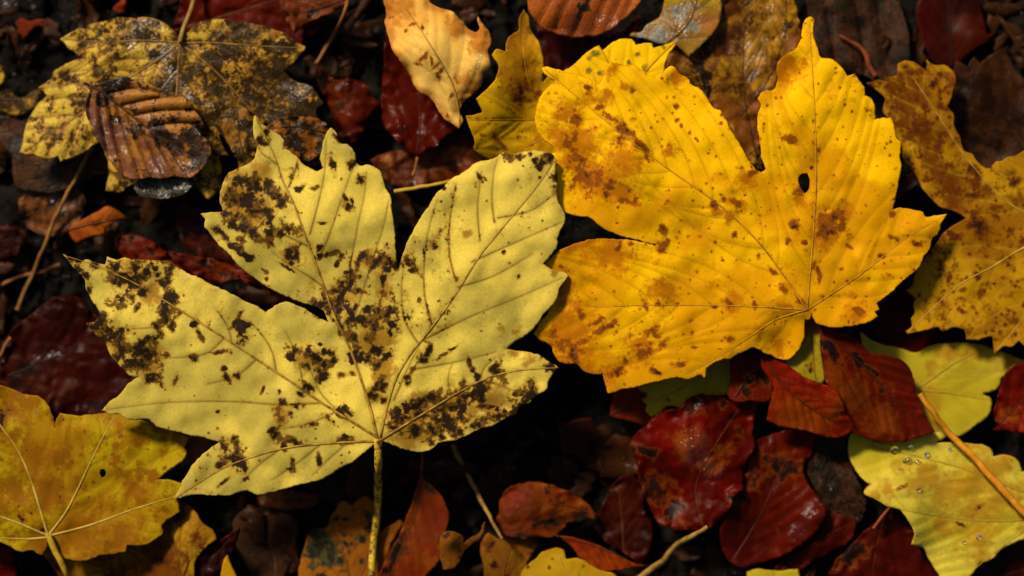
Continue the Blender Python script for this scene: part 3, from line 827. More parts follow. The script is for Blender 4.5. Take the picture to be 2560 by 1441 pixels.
leaf('maple_leaf', 'yellowish scrap of leaf just showing at the bottom edge below glossy red leaf', 'leaf',
     [(1868, 1428), (1900, 1424), (1940, 1426), (1995, 1424), (2000, 1470), (1940, 1510), (1870, 1490)], [[(1930, 1500), (1935, 1430)]], dict(LEMON), z=60, group=MAPLES)
leaf('beech_leaf', 'large brownish red leaf with a thin stalk tip at the bottom edge', 'leaf',
     [(2230, 1268), (2262, 1310), (2286, 1335), (2300, 1375), (2325, 1410), (2350, 1460), (2300, 1540), (2150, 1560), (2060, 1500), (2070, 1440), (2092, 1400), (2150, 1340), (2182, 1310), (2205, 1285)],
     [[(2215, 1280), (2190, 1380), (2170, 1540)]], dict(RED, base=(0.075, 0.011, 0.005), base2=(0.05, 0.008, 0.004), coat=0.05, wet=0.0), z=85, sec=(44, 42), quilt=5, tilt=(0, -0.05), dark=[(2120, 1390, 26, 1.6, -30)], stalk=[(2184, 1322), (2210, 1285), (2238, 1252)], stalk_r=4.5, stalkmat=red_stalk, lift=[(2220, 1270, 40, 40)], group=BEECHES)
leaf('beech_leaf', 'glossy dark red leaf with a wet glint beside the blackish rough leaf', 'leaf',
     [(1885, 1110), (1930, 1085), (1985, 1075), (2038, 1082), (2032, 1130), (2008, 1165), (2015, 1200), (2045, 1245), (2066, 1275), (2058, 1305), (2030, 1342), (1990, 1372), (1920, 1402), (1850, 1418), (1815, 1392), (1800, 1342), (1808, 1290), (1845, 1235), (1865, 1180)],
     [[(1830, 1405), (1900, 1290), (1950, 1180), (2000, 1085)]], dict(RED, base=(0.13, 0.018, 0.005), base2=(0.055, 0.008, 0.004), wet=0.45), z=85, bump=14, sec=(42, 40), quilt=4, dark=[(1970, 1170, 26, 2.5, 10), (1945, 1328, 5), (1850, 1200, 40)], lift=[(2045, 1290, 40, 30), (1890, 1340, 60, -20)], wets=[(2045, 1280, 28), (2020, 1305, 24), (1990, 1330, 20, 2, -30)], crump=2.6, group=BEECHES)
leaf('beech_leaf', 'shadowed maroon leaf beside the folded orange leaf at the bottom', 'leaf',
     [(1515, 1240), (1545, 1195), (1575, 1185), (1600, 1210), (1612, 1280), (1630, 1310), (1628, 1350), (1618, 1395), (1600, 1420), (1560, 1380), (1515, 1355), (1490, 1320), (1500, 1280)],
     [[(1560, 1400), (1555, 1300), (1545, 1210)]], dict(MAROON, base=(0.060, 0.008, 0.004), veinc=(0.10, 0.03, 0.01)), z=50, sec=(34, 40), quilt=3, rust=[(1560, 1260, 30, 2, 80)], group=BEECHES)
leaf('maple_leaf', 'rust-orange ragged leaf end below the lower margin of the golden leaf', 'leaf',
     [(1540, 960), (1600, 960), (1650, 1000), (1660, 1040), (1630, 1050), (1615, 1070), (1590, 1058), (1560, 1050), (1525, 1040), (1530, 1000)],
     [[(1530, 1035), (1580, 1010), (1640, 985)]], dict(ORANGE, base=(0.19, 0.040, 0.008), base2=(0.13, 0.025, 0.006)), z=70, sec=(26, 42), dark=[(1545, 1018, 10), (1575, 1022, 8)], group=MAPLES)
leaf('maple_leaf', 'lemon-green leaf edge showing under the lower margin of the golden leaf', 'leaf',
     [(1590, 930), (1600, 975), (1612, 985), (1604, 1000), (1618, 1012), (1614, 1026), (1628, 1042), (1650, 1032), (1668, 1018), (1690, 1018), (1712, 1030), (1735, 1004), (1790, 992), (1822, 985), (1828, 950), (1835, 900), (1780, 850), (1680, 880)],
     [[(1830, 880), (1740, 950), (1625, 1010)]], dict(LEMON, base=(0.46, 0.36, 0.015), base2=(0.36, 0.27, 0.010)), z=95, sec=(34, 42), dark=[(1668, 1003, 6), (1612, 990, 10)], group=MAPLES)
leaf('beech_leaf', 'crumpled glossy crimson leaf with dark blotches below the lemon-green leaf', 'leaf',
     [(1725, 992), (1762, 986), (1800, 990), (1832, 1004), (1868, 1000), (1896, 1000), (1891, 1030), (1886, 1040), (1880, 1080), (1886, 1120), (1868, 1150), (1858, 1190), (1855, 1220), (1838, 1242), (1820, 1282), (1790, 1310), (1762, 1325), (1722, 1328), (1680, 1322), (1640, 1302), (1622, 1262), (1598, 1200), (1588, 1150), (1570, 1125), (1585, 1090), (1612, 1065), (1640, 1040), (1670, 1026), (1700, 1022), (1712, 1005)],
     [[(1760, 1322), (1740, 1220), (1790, 1110), (1850, 1020)]], dict(RED, base=(0.175, 0.008, 0.003), base2=(0.085, 0.006, 0.003), wet=0.35, veinc=(0.10, 0.02, 0.004), rough=0.38), z=100, bump=22, sec=(46, 40), quilt=4,
     dark=[(1735, 1018, 20), (1810, 1012, 12), (1848, 1078, 11, 1.5, 90), (1830, 1258, 16), (1620, 1130, 18), (1640, 1220, 36), (1680, 1270, 30), (1600, 1125, 14, 2.5, 0)], rust=[(1720, 1110, 45), (1790, 1150, 26, 2.5, -40)], lift=[(1735, 1100, 70, 34), (1680, 1230, 60, -24)], wets=[(1738, 1115, 44), (1715, 1150, 26), (1760, 1150, 30), (1745, 1010, 14), (1790, 1180, 20, 2, -40)], group=BEECHES)
leaf('beech_leaf', 'pinkish red leaf shred smeared with mud between golden and crimson leaves', 'leaf',
     [(1828, 900), (1860, 885), (1890, 880), (1908, 905), (1928, 950), (1932, 990), (1915, 1005), (1880, 1002), (1840, 1006), (1820, 990), (1826, 950)],
     [[(1840, 990), (1870, 940), (1895, 890)]], dict(RED, base=(0.21, 0.035, 0.010), base2=(0.15, 0.022, 0.008), wet=0.6, bump=2.0), z=120, bump=14, sec=(24, 35), dark=[(1860, 975, 14), (1900, 930, 16, 2, 60), (1875, 950, 10)], wets=[(1905, 960, 14), (1870, 940, 12)], group=SCRAPS)
leaf('maple_leaf', 'pale lemon leaf with a central rib behind the pair of red leaves', 'leaf',
     [(2150, 830), (2200, 860), (2240, 868), (2290, 880), (2330, 864), (2400, 858), (2450, 862), (2500, 878), (2560, 900), (2640, 900), (2600, 930), (2540, 922), (2505, 945), (2496, 970), (2456, 985), (2476, 996), (2480, 1012), (2468, 1042), (2440, 1062), (2400, 1090), (2365, 1086), (2330, 1085), (2250, 1060), (2180, 960)],
     [[(2290, 975), (2340, 940), (2410, 895), (2480, 870)], [(2290, 975), (2380, 985), (2470, 1000)]], dict(LEMON), z=80, sec=(48, 42), rust=[(2370, 880, 32), (2440, 880, 40), (2530, 900, 40), (2330, 920, 22)], rmott=(90, -0.45), group=MAPLES)
leaf('maple_leaf', 'lemon-yellow leaf beaded with water drops under the long orange stalk', 'leaf',
     [(2128, 1085), (2145, 1080), (2172, 1090), (2230, 1098), (2290, 1092), (2340, 1082), (2388, 1082), (2340, 1108), (2392, 1107), (2432, 1110), (2470, 1118), (2480, 1128), (2484, 1142), (2500, 1137), (2530, 1141), (2550, 1158), (2556, 1180), (2600, 1175), (2690, 1230), (2710, 1330), (2600, 1345), (2545, 1354), (2500, 1375), (2480, 1396), (2450, 1410), (2425, 1441), (2400, 1480), (2362, 1460), (2342, 1430), (2320, 1392), (2312, 1375), (2278, 1362), (2286, 1335), (2270, 1300), (2250, 1276), (2226, 1270), (2195, 1252), (2160, 1236), (2162, 1224), (2176, 1210), (2150, 1190), (2126, 1150), (2120, 1118)],
     [[(2700, 1260), (2560, 1300), (2420, 1300), (2235, 1272)], [(2700, 1260), (2560, 1230), (2400, 1170), (2150, 1110)], [(2700, 1260), (2560, 1330), (2440, 1420), (2390, 1470)]], dict(LEMON), z=105, sec=(52, 40), bump=14, quilt=3.5,
     rust=[(2220, 1225, 26), (2310, 1170, 24), (2320, 1200, 30, 2, -35), (2440, 1190, 50, 2, -35), (2380, 1230, 40, 2, -35), (2480, 1260, 50, 2, -25), (2510, 1160, 36), (2360, 1310, 30), (2460, 1340, 40)], dark=[(2168, 1215, 7, 2, -50), (2255, 1220, 5, 3, -30), (2400, 1310, 5, 3, 30), (2450, 1270, 8, 3, -30)], rmott=(44, -0.32), group=MAPLES, clear=6)
leaf('maple_leaf', 'olive triangular leaf tip below the stalk junction of the golden leaf', 'leaf',
     [(2010, 740), (2050, 800), (2052, 860), (2058, 910), (2064, 950), (2058, 962), (2025, 952), (1985, 930), (1960, 905), (1985, 870), (1998, 800)],
     [[(2025, 760), (2030, 860), (2040, 955)]], dict(OLIVE, base=(0.34, 0.27, 0.025), base2=(0.27, 0.20, 0.012)), z=150, sec=(36, 42), dark=[(2025, 925, 7)], rust=[(2030, 820, 26)], group=MAPLES)
leaf('beech_leaf', 'smooth red leaf tapering to a point on the pale lemon leaf', 'leaf',
     [(2048, 822), (2070, 820), (2100, 825), (2142, 850), (2178, 883), (2206, 886), (2236, 892), (2268, 912), (2282, 940), (2288, 970), (2302, 1010), (2318, 1050), (2338, 1078), (2300, 1094), (2252, 1105), (2200, 1106), (2168, 1098), (2140, 1085), (2115, 1040), (2100, 990), (2066, 962), (2058, 900)],
     [[(2056, 830), (2130, 890), (2200, 960), (2270, 1030), (2334, 1076)]], dict(RED, sat=(0.8, 0.3), base=(0.165, 0.010, 0.004), base2=(0.10, 0.009, 0.003), rust=(0.24, 0.055, 0.008), wet=0.1, coat=0.05), z=125, sec=(36, 42), quilt=5, rust=[(2130, 990, 60), (2200, 1050, 50), (2090, 930, 40)], dark=[(2160, 910, 10, 5, 42), (2205, 975, 18), (2080, 880, 14, 3, 50)], fold=0.08, crump=1.6, group=BEECHES)
leaf('beech_leaf', 'folded scarlet beech leaf lying across its smooth red neighbour', 'leaf',
     [(1896, 882), (1925, 892), (1960, 908), (1985, 926), (2030, 955), (2062, 962), (2092, 976), (2104, 1000), (2118, 1035), (2134, 1062), (2146, 1086), (2128, 1082), (2100, 1092), (2060, 1092), (2030, 1080), (1990, 1074), (1945, 1066), (1915, 1052), (1926, 1000), (1932, 962), (1908, 925)],
     [[(1915, 900), (1960, 965), (2040, 1030), (2140, 1082)]], dict(RED, sat=(0.8, 0.3), base=(0.28, 0.014, 0.003), base2=(0.16, 0.010, 0.003), rust=(0.30, 0.06, 0.006), wet=0.1, coat=0.05), z=135, sec=(34, 42), quilt=5, rust=[(2000, 1040, 60, 1.6, 25), (2095, 1020, 26)], fold=0.10, lift=[(2095, 1000, 30, 16)], crump=1.6, group=BEECHES)
leaf('beech_leaf', 'red curled leaf cut by the picture edge beside pale lemon leaves', 'leaf',
     [(2570, 900), (2545, 910), (2520, 926), (2502, 960), (2492, 1000), (2486, 1040), (2488, 1055), (2500, 1062), (2482, 1074), (2500, 1082), (2540, 1080), (2600, 1090), (2680, 1040), (2690, 950), (2640, 910)],
     [[(2500, 1060), (2560, 1000), (2660, 930)]], dict(RED, base=(0.22, 0.02, 0.005), base2=(0.14, 0.014, 0.004)), z=110, sec=(36, 42), quilt=5, rust=[(2530, 1040, 34)], group=BEECHES)

leaf('leaf_scrap', 'dull purplish leaf scrap lying on the black soil under the golden leaf', 'leaf',
     [(1398, 1052), (1412, 1060), (1440, 1050), (1478, 1046), (1482, 1070), (1500, 1088), (1482, 1102), (1472, 1118), (1478, 1140), (1462, 1150), (1435, 1136), (1405, 1130), (1400, 1090)], [], dict(MAROON, base=(0.030, 0.012, 0.008), base2=(0.02, 0.009, 0.007), gain=1.0), z=34, group=SCRAPS)
leaf('leaf_scrap', 'wrinkled brown leaf scrap in the notch between pale and olive leaves', 'leaf',
     [(455, 1120), (472, 1096), (500, 1092), (530, 1100), (535, 1112), (510, 1128), (488, 1150), (465, 1140)], [], dict(BROWN, base=(0.14, 0.05, 0.012)), z=120, bump=20, h=4, group=SCRAPS)
leaf('beech_leaf', 'dim brown leaf standing in the dark beside the long mottled stalk', 'leaf',
     [(865, 1200), (880, 1160), (930, 1130), (945, 1180), (930, 1240), (890, 1270), (870, 1240)], [[(885, 1262), (905, 1200), (935, 1140)]], dict(DKBROWN, base=(0.06, 0.018, 0.006), base2=(0.035, 0.010, 0.005), gain=1.0), z=45, sec=(24, 40), tilt=(-0.3, 0), group=BEECHES)

# ------------------------------------------------------------------ bottom middle
leaf('rotten_leaf', 'dark feather-veined rotting leaf in shade beneath the pale maple leaf', 'leaf',
     [(585, 1300), (605, 1280), (640, 1290), (690, 1275), (740, 1300), (745, 1350), (720, 1420), (690, 1480), (640, 1460), (610, 1400), (585, 1350)],
     [[(690, 1470), (688, 1400), (660, 1330), (620, 1285)]], dict(DKBROWN, base=(0.055, 0.030, 0.018), base2=(0.03, 0.014, 0.010), veinc=(0.09, 0.04, 0.02)), z=30, sec=(22, 35), quilt=5, mott=(40, 0.0), group=SCRAPS)
leaf('beech_leaf', 'dim rust-brown leaf sliver below the lower lobe of the pale maple leaf', 'leaf',
     [(640, 1215), (700, 1225), (760, 1228), (800, 1240), (790, 1262), (740, 1275), (700, 1276), (650, 1262)], [[(645, 1235), (720, 1252), (795, 1248)]], dict(BROWN, base=(0.10, 0.03, 0.008), base2=(0.06, 0.018, 0.006)), z=45, sec=(24, 40), group=BEECHES)
leaf('beech_leaf', 'dark purple-brown leaf at the bottom beside the mottled ochre leaf', 'leaf',
     [(484, 1480), (486, 1430), (492, 1400), (520, 1370), (560, 1345), (600, 1322), (585, 1370), (560, 1410), (545, 1441), (530, 1490)],
     [[(490, 1470), (530, 1400), (590, 1335)]], dict(MAROON, base=(0.035, 0.006, 0.004)), z=120, sec=(30, 42), group=BEECHES)
leaf('leaf_scrap', 'tiny ochre leaf tip poking up at the bottom beside dark purple leaf', 'leaf',
     [(552, 1450), (560, 1400), (568, 1388), (575, 1405), (592, 1445), (590, 1490), (560, 1490)], [], dict(OCHRE), z=60, group=SCRAPS)
leaf('beech_leaf', 'deep red leaf corner at the bottom edge under the olive maple leaf', 'leaf',
     [(-60, 1350), (0, 1362), (28, 1378), (38, 1410), (42, 1450), (20, 1520), (-70, 1500)], [[(-50, 1420), (35, 1415)]], dict(RED, base=(0.10, 0.006, 0.003), base2=(0.07, 0.005, 0.003)), z=40, sec=(34, 42), group=BEECHES)
leaf('maple_leaf', 'mottled ochre leaf with brown ribs beneath the olive maple leaf', 'leaf',
     [(96, 1370), (140, 1430), (180, 1480), (300, 1500), (470, 1500), (486, 1440), (490, 1400), (515, 1368), (542, 1348), (532, 1325), (510, 1310), (490, 1282), (472, 1262), (440, 1250), (400, 1240), (250, 1300), (140, 1330)],
     [[(400, 1520), (380, 1420), (352, 1360), (330, 1280)], [(400, 1520), (470, 1400), (400, 1340), (440, 1270)], [(400, 1520), (280, 1430), (180, 1390)]], dict(OCHRE, base=(0.36, 0.20, 0.014), base2=(0.28, 0.12, 0.010), veinc=(0.10, 0.03, 0.006), veina=0.7), z=75, sec=(46, 42), mott=(50, -0.35), rmott=(80, 0.0), dark=[(504, 1365, 10), (440, 1290, 18, 2.5, -60)], group=MAPLES)
leaf('maple_leaf', 'tan spotted leaf with a dark green patch crossed by the long mottled stalk', 'leaf',
     [(752, 1480), (745, 1440), (752, 1400), (762, 1362), (772, 1330), (784, 1318), (800, 1322), (816, 1318), (826, 1292), (840, 1274), (846, 1260), (862, 1252), (872, 1258), (880, 1268), (892, 1252), (908, 1240), (918, 1240), (934, 1255), (945, 1285), (950, 1330), (1000, 1300), (1010, 1310), (985, 1345), (965, 1400), (950, 1480), (860, 1500)],
     [[(880, 1500), (865, 1400), (835, 1320), (842, 1270)], [(880, 1500), (930, 1380), (985, 1325)]], dict(TAN, brown=(0.045, 0.05, 0.016), dark=(0.012, 0.012, 0.008)), z=70, sec=(46, 42),
     dark=[(780, 1370, 34), (800, 1345, 36), (825, 1385, 34), (838, 1302, 12), (862, 1337, 9), (866, 1365, 11), (885, 1360, 12), (905, 1352, 12), (776, 1416, 10), (920, 1290, 14), (905, 1400, 10), (925, 1395, 6), (922, 1320, 18), (862, 1302, 7)], spots=30, rmott=(60, -0.3), group=MAPLES)
leaf('beech_leaf', 'rust-red beech leaf with a thin upright tip between stalk and soil', 'leaf',
     [(1054, 1170), (1058, 1198), (1068, 1208), (1088, 1222), (1110, 1250), (1121, 1290), (1116, 1322), (1100, 1348), (1098, 1400), (1062, 1441), (1020, 1490), (950, 1500), (940, 1460), (958, 1412), (985, 1360), (1008, 1315), (1028, 1262), (1046, 1205)],
     [[(1054, 1172), (1040, 1280), (1000, 1380), (960, 1480)]], dict(ORANGE, sat=(0.8, 0.3), gain=0.8, base=(0.25, 0.062, 0.009), base2=(0.15, 0.024, 0.006), rust=(0.17, 0.020, 0.005)), z=95, sec=(40, 38), quilt=4, rust=[(1085, 1260, 30), (1075, 1370, 24), (1040, 1430, 30)], dark=[(1075, 1220, 10, 2, 50), (990, 1390, 26, 2.2, -60)], stalk=[(1054, 1176), (1056, 1150), (1053, 1118)], stalk_r=3.5, stalkmat=red_stalk, fold=0.1, crump=1.6, group=BEECHES)
leaf('leaf_scrap', 'small curled tan leaf scrap beside the rust-red beech leaf', 'leaf',
     [(1099, 1346), (1105, 1334), (1120, 1328), (1148, 1334), (1158, 1344), (1160, 1358), (1182, 1342), (1200, 1332), (1208, 1310), (1213, 1304), (1206, 1340), (1180, 1362), (1160, 1382), (1150, 1402), (1135, 1420), (1108, 1425), (1100, 1390)],
     [], dict(TAN, base=(0.28, 0.13, 0.02), base2=(0.20, 0.08, 0.012)), z=90, bump=16, h=4, lift=[(1125, 1350, 24, 22)], spots=8, dark=[(1115, 1340, 8)], group=SCRAPS)
leaf('maple_leaf', 'tan speckled leaf under the blunt oak-like yellow leaf at the bottom', 'leaf',
     [(1204, 1352), (1222, 1332), (1234, 1340), (1250, 1348), (1285, 1345), (1330, 1345), (1345, 1362), (1325, 1400), (1310, 1450), (1300, 1500), (1215, 1500), (1210, 1430), (1203, 1390)],
     [[(1250, 1500), (1262, 1420), (1280, 1355)]], dict(TAN, base=(0.30, 0.15, 0.022), base2=(0.23, 0.09, 0.012)), z=75, sec=(30, 42), dark=[(1235, 1415, 12), (1228, 1362, 10)], spots=26, rmott=(50, -0.3), group=MAPLES)
leaf('beech_leaf', 'rust-red leaf with black flecks lying on soil above the folded orange leaf', 'leaf',
     [(1238, 1318), (1246, 1280), (1258, 1235), (1288, 1212), (1335, 1205), (1372, 1212), (1402, 1222), (1445, 1242), (1472, 1262), (1495, 1290), (1475, 1302), (1420, 1312), (1396, 1336), (1340, 1346), (1290, 1350), (1250, 1338)],
     [[(1492, 1288), (1400, 1262), (1320, 1270), (1245, 1312)]], dict(ORANGE, sat=(0.85, 0.3), gain=0.75, base=(0.26, 0.065, 0.010), base2=(0.13, 0.022, 0.006), rust=(0.17, 0.016, 0.005)), z=80, sec=(34, 42), quilt=4, bump=14, dark=[(1370, 1228, 11), (1405, 1256, 10), (1378, 1250, 6), (1450, 1290, 16, 2, 0), (1290, 1336, 12, 3, 0), (1290, 1300, 6), (1370, 1300, 18, 2.4, 0)], rust=[(1280, 1240, 34), (1420, 1240, 30)], lift=[(1340, 1250, 60, 24)], group=BEECHES)
leaf('beech_leaf', 'bright orange-red leaf folded along its rib beside the blunt yellow leaf', 'leaf',
     [(1386, 1338), (1405, 1340), (1440, 1346), (1490, 1362), (1540, 1386), (1585, 1406), (1618, 1415), (1595, 1420), (1550, 1426), (1500, 1428), (1470, 1412), (1446, 1390), (1432, 1370), (1412, 1352)],
     [[(1390, 1340), (1470, 1360), (1550, 1392), (1614, 1414)]], dict(ORANGE, sat=(0.7, 0.3), base=(0.38, 0.075, 0.006), base2=(0.26, 0.035, 0.005), rust=(0.24, 0.02, 0.004)), z=100, sec=(26, 45), tilt=(0, -0.25), rust=[(1440, 1352, 24, 2, 15)], crump=1.2, group=BEECHES)
leaf('maple_leaf', 'blunt lobed mustard leaf cut off by the bottom edge', 'leaf',
     [(1302, 1440), (1306, 1425), (1318, 1412), (1330, 1402), (1342, 1394), (1352, 1382), (1370, 1376), (1390, 1370), (1412, 1374), (1415, 1398), (1432, 1396), (1450, 1396), (1475, 1410), (1500, 1424), (1535, 1435), (1560, 1480), (1480, 1540), (1340, 1530)],
     [[(1440, 1530), (1420, 1450), (1395, 1380)]], dict(OCHRE, base=(0.44, 0.25, 0.014), base2=(0.38, 0.20, 0.010)), z=115, sec=(28, 42), spots=25, spot_r=(2, 4), group=MAPLES)

# ------------------------------------------------------------------ middle layer, upper half
twig('leaf_stalk', 'two-tone twig leaning over the wet brown leaf and black soil', 'stalk', [(232, 368), (208, 412), (185, 455), (160, 500), (140, 540), (122, 585), (100, 640), (80, 690), (60, 730), (42, 775)], 5.5, stalk_mat('twotone', (0.16, 0.045, 0.015), (0.22, 0.13, 0.025), spot=0.5), lift=10, group=STALKS)
twig('leaf_stalk', 'thin brown twig lying flat in the shade across the two-tone twig foot', 'stalk', [(-30, 735), (0, 718), (40, 695), (90, 682), (148, 664)], 5.0, brown_stalk, group=STALKS)
twig('leaf_stalk', 'short brown stalk end at the picture edge beside the dark maroon leaf', 'stalk', [(-20, 910), (2, 885), (14, 862), (28, 845)], 5.0, brown_stalk, group=STALKS)
leaf('leaf_scrap', 'bright orange folded leaf scrap on dark wet leaves near the two-tone twig', 'leaf',
     [(170, 572), (185, 560), (215, 545), (245, 528), (268, 514), (290, 524), (318, 544), (298, 552), (278, 562), (266, 572), (258, 588), (232, 590), (212, 596), (192, 608), (176, 594)],
     [[(172, 575), (230, 560), (312, 544)]], dict(ORANGE, sat=(0.8, 0.3), base=(0.40, 0.12, 0.012), base2=(0.25, 0.05, 0.008)), z=75, sec=(22, 45), dark=[(240, 556, 7, 2, -20)], rust=[(195, 590, 26)], lift=[(275, 530, 30, 16)], group=SCRAPS)
leaf('beech_leaf', 'long brown beech leaf with pleated wet ridges at the top', 'leaf',
     [(1326, -40), (1318, 0), (1322, 25), (1336, 52), (1352, 68), (1372, 80), (1405, 90), (1440, 96), (1470, 92), (1500, 88), (1530, 74), (1552, 56), (1572, 40), (1592, 20), (1608, -10), (1620, -50)],
     [[(1330, -35), (1440, -25), (1600, -45)]], dict(BROWN, base=(0.34, 0.095, 0.016), base2=(0.26, 0.062, 0.012), wet=0.2, rough=0.36, veinc=(0.08, 0.025, 0.008)), z=140, sec_x=[[(1390, -30), (1355, 40), (1345, 60)], [(1440, -30), (1400, 40), (1388, 84)], [(1490, -30), (1455, 40), (1430, 92)], [(1530, -30), (1500, 30), (1478, 90)], [(1570, -35), (1540, 20), (1518, 78)], [(1600, -40), (1578, 0), (1556, 50)]], quilt=6, lift=[(1460, 100, 60, -34), (1380, 90, 40, -20)], dark=[(1460, 20, 14, 2, -60), (1445, 42, 10)], wets=[(1460, 74, 34), (1520, 60, 28), (1412, 82, 24), (1440, 40, 16, 3, -60)], crump=0.8, group=BEECHES)
leaf('maple_leaf', 'large decayed yellow maple leaf mottled black, its stalk pointing to the top', 'leaf',
     [(447, 90), (438, 80), (425, 68), (400, 52), (372, 44), (340, 46), (300, 44), (262, 52), (235, 58), (222, 64), (217, 74), (196, 71), (180, 80), (165, 88), (150, 98), (162, 110), (170, 118), (186, 130), (206, 147), (180, 154), (155, 166), (134, 180), (128, 196), (112, 208), (95, 219), (107, 228), (116, 240), (110, 248), (95, 258), (84, 276), (70, 300), (64, 322), (58, 346), (49, 382), (66, 387), (80, 385), (96, 393), (112, 397), (128, 398), (147, 392), (150, 406), (166, 400), (182, 397), (205, 386), (228, 370), (250, 355), (262, 380), (272, 430), (262, 478), (300, 482), (330, 462), (360, 478), (420, 482), (480, 470), (520, 500), (552, 470), (548, 392), (565, 388), (596, 394), (600, 430), (640, 480), (700, 470), (760, 430), (830, 400), (835, 325), (812, 312), (800, 298), (790, 285), (795, 270), (809, 258), (800, 245), (778, 216), (745, 205), (722, 190), (712, 178), (720, 170), (735, 160), (752, 136), (764, 118), (740, 104), (715, 85), (692, 77), (665, 68), (640, 61), (612, 55), (585, 56), (560, 49), (522, 51), (492, 60), (472, 80)],
     [[(450, 108), (445, 180), (440, 260), (420, 360), (380, 470)], [(450, 108), (380, 160), (300, 210), (180, 300), (60, 380)], [(450, 108), (360, 102), (260, 105), (160, 98)], [(450, 108), (540, 180), (640, 290), (720, 380), (800, 400)], [(450, 108), (540, 108), (640, 115), (755, 120)]],
     dict(MOTT), z=120, bump=18, quilt=5, sec=(58, 42), h=4, curl=-6, tilt=(0, 0),
     mott=(26, -0.06, 0.6), wets=[(370, 75, 45), (400, 130, 40), (425, 190, 40), (330, 120, 26), (460, 240, 30), (610, 110, 6), (520, 270, 20), (745, 225, 30)], grad=(0.001, 0), tint=0.4, mgrad=(0.0021, 0.0), dark=[(600, 90, 40), (560, 130, 40), (640, 210, 46), (690, 220, 36), (640, 260, 50), (740, 300, 60), (700, 350, 50), (560, 250, 60), (560, 330, 40), (600, 360, 50), (350, 70, 40), (330, 100, 30), (250, 90, 30), (440, 170, 50), (420, 220, 50), (470, 200, 40), (240, 180, 16), (195, 265, 22), (175, 340, 10), (640, 380, 50), (560, 440, 40), (400, 130, 26)],
     rust=[(690, 60, 30), (760, 280, 30), (620, 330, 40), (150, 330, 20)], stalk=[(450, 106), (456, 80), (466, 50), (478, 22), (492, -30)], stalk_r=6.5, stalkmat=tan_stalk, vr=4.0, vmat=stalk_mat('mott_vein', (0.28, 0.15, 0.03), (0.10, 0.05, 0.012), spot=0.4), holes=[[(548, 335), (560, 345), (578, 372), (590, 390), (575, 390), (562, 375)]], group=MAPLES)
leaf('leaf_scrap', 'mottled brown leaf flap with a dark rib above the pale maple leaf', 'leaf',
     [(548, 296), (572, 272), (600, 266), (628, 280), (662, 300), (652, 340), (640, 372), (652, 428), (628, 446), (606, 436), (592, 398), (574, 366), (556, 330)],
     [[(592, 272), (598, 340), (622, 440)]], dict(MOTT, base=(0.36, 0.20, 0.016), base2=(0.20, 0.09, 0.010)), z=135, bump=16, h=4, sec=(30, 40), quilt=3, mott=(24, 0.1, 0.5), crump=4, wets=[(600, 300, 12), (640, 330, 12)], group=SCRAPS)
leaf('leaf_scrap', 'torn orange-brown leaf flap tucked behind the notch of the pale maple leaf', 'leaf',
     [(664, 318), (690, 300), (712, 292), (724, 272), (742, 290), (782, 292), (812, 306), (832, 326), (836, 366), (800, 396), (752, 402), (716, 380), (682, 352)],
     [[(832, 340), (750, 318), (680, 322)]], dict(BROWN, base=(0.30, 0.12, 0.012), base2=(0.15, 0.05, 0.008), brown=(0.07, 0.03, 0.006)), z=135, bump=18, h=4, sec=(28, 42), quilt=3, mott=(24, 0.0, 0.4), crump=5, wets=[(750, 325, 14), (812, 318, 12)], group=SCRAPS)
leaf('leaf_scrap', 'grey leaf edge gleaming wet below the pleated brown leaf', 'leaf',
     [(332, 470), (345, 452), (365, 444), (400, 446), (440, 444), (478, 440), (482, 465), (455, 490), (400, 498), (350, 492)], [], dict(DKBROWN, base=(0.085, 0.075, 0.05), base2=(0.03, 0.028, 0.02), wet=1.0, bump=3.0, rough=0.3, coat=0.4), z=120, bump=26, h=4, wets=[(380, 465, 60), (440, 462, 40)], group=SCRAPS)  # greyer base tones than the other dark scraps
leaf('beech_leaf', 'wet pleated brown beech leaf resting on the black-mottled maple leaf', 'leaf',
     [(204, 206), (222, 213), (250, 209), (275, 200), (305, 191), (340, 199), (378, 212), (406, 226), (398, 242), (430, 240), (456, 237), (478, 262), (500, 292), (510, 312), (490, 315), (505, 338), (522, 352), (528, 380), (515, 412), (492, 436), (470, 446), (440, 443), (410, 446), (372, 445), (335, 450), (312, 441), (286, 420), (272, 402), (258, 372), (240, 345), (226, 312), (214, 278), (218, 242), (224, 226)],
     [[(210, 209), (245, 225), (290, 258), (330, 290), (370, 322), (420, 352), (480, 395)]], dict(BROWN, sat=(1.0, 1.0), base=(0.165, 0.055, 0.024), base2=(0.085, 0.028, 0.013), wet=0.45, rust=(0.33, 0.13, 0.014), rough=0.3), z=150, bump=12, h=4,
     sec_x=[[(235, 220), (222, 260), (228, 300)], [(250, 230), (252, 290), (272, 390)], [(268, 240), (285, 320), (312, 435)], [(290, 258), (318, 340), (352, 444)], [(320, 283), (345, 350), (382, 444)], [(350, 306), (378, 370), (415, 444)], [(385, 332), (412, 385), (446, 442)], [(420, 352), (445, 400), (472, 440)], [(265, 238), (330, 222), (400, 232)], [(300, 266), (380, 248), (455, 240)], [(330, 290), (410, 277), (500, 278)], [(368, 320), (440, 308), (505, 312)]],
     quilt=13, dark=[(290, 205, 40, 2, -15), (260, 240, 30), (410, 345, 26, 2, 40), (470, 350, 40), (500, 400, 36), (500, 345, 26), (250, 390, 18)], rust=[(370, 235, 50, 2, -8), (420, 270, 54, 2, -6), (440, 300, 50, 2, 5), (280, 280, 26), (330, 370, 24, 2, 70)], mott=(36, -0.35), tube=True, vr=4.5, wets=[(255, 330, 24, 2, 80), (310, 340, 24, 2, 75), (390, 410, 30), (360, 300, 16, 2, 60), (300, 205, 20), (460, 425, 30), (440, 340, 20), (500, 330, 14), (480, 440, 16), (290, 300, 14), (340, 320, 12), (270, 380, 20)], crump=1.0, group=BEECHES)
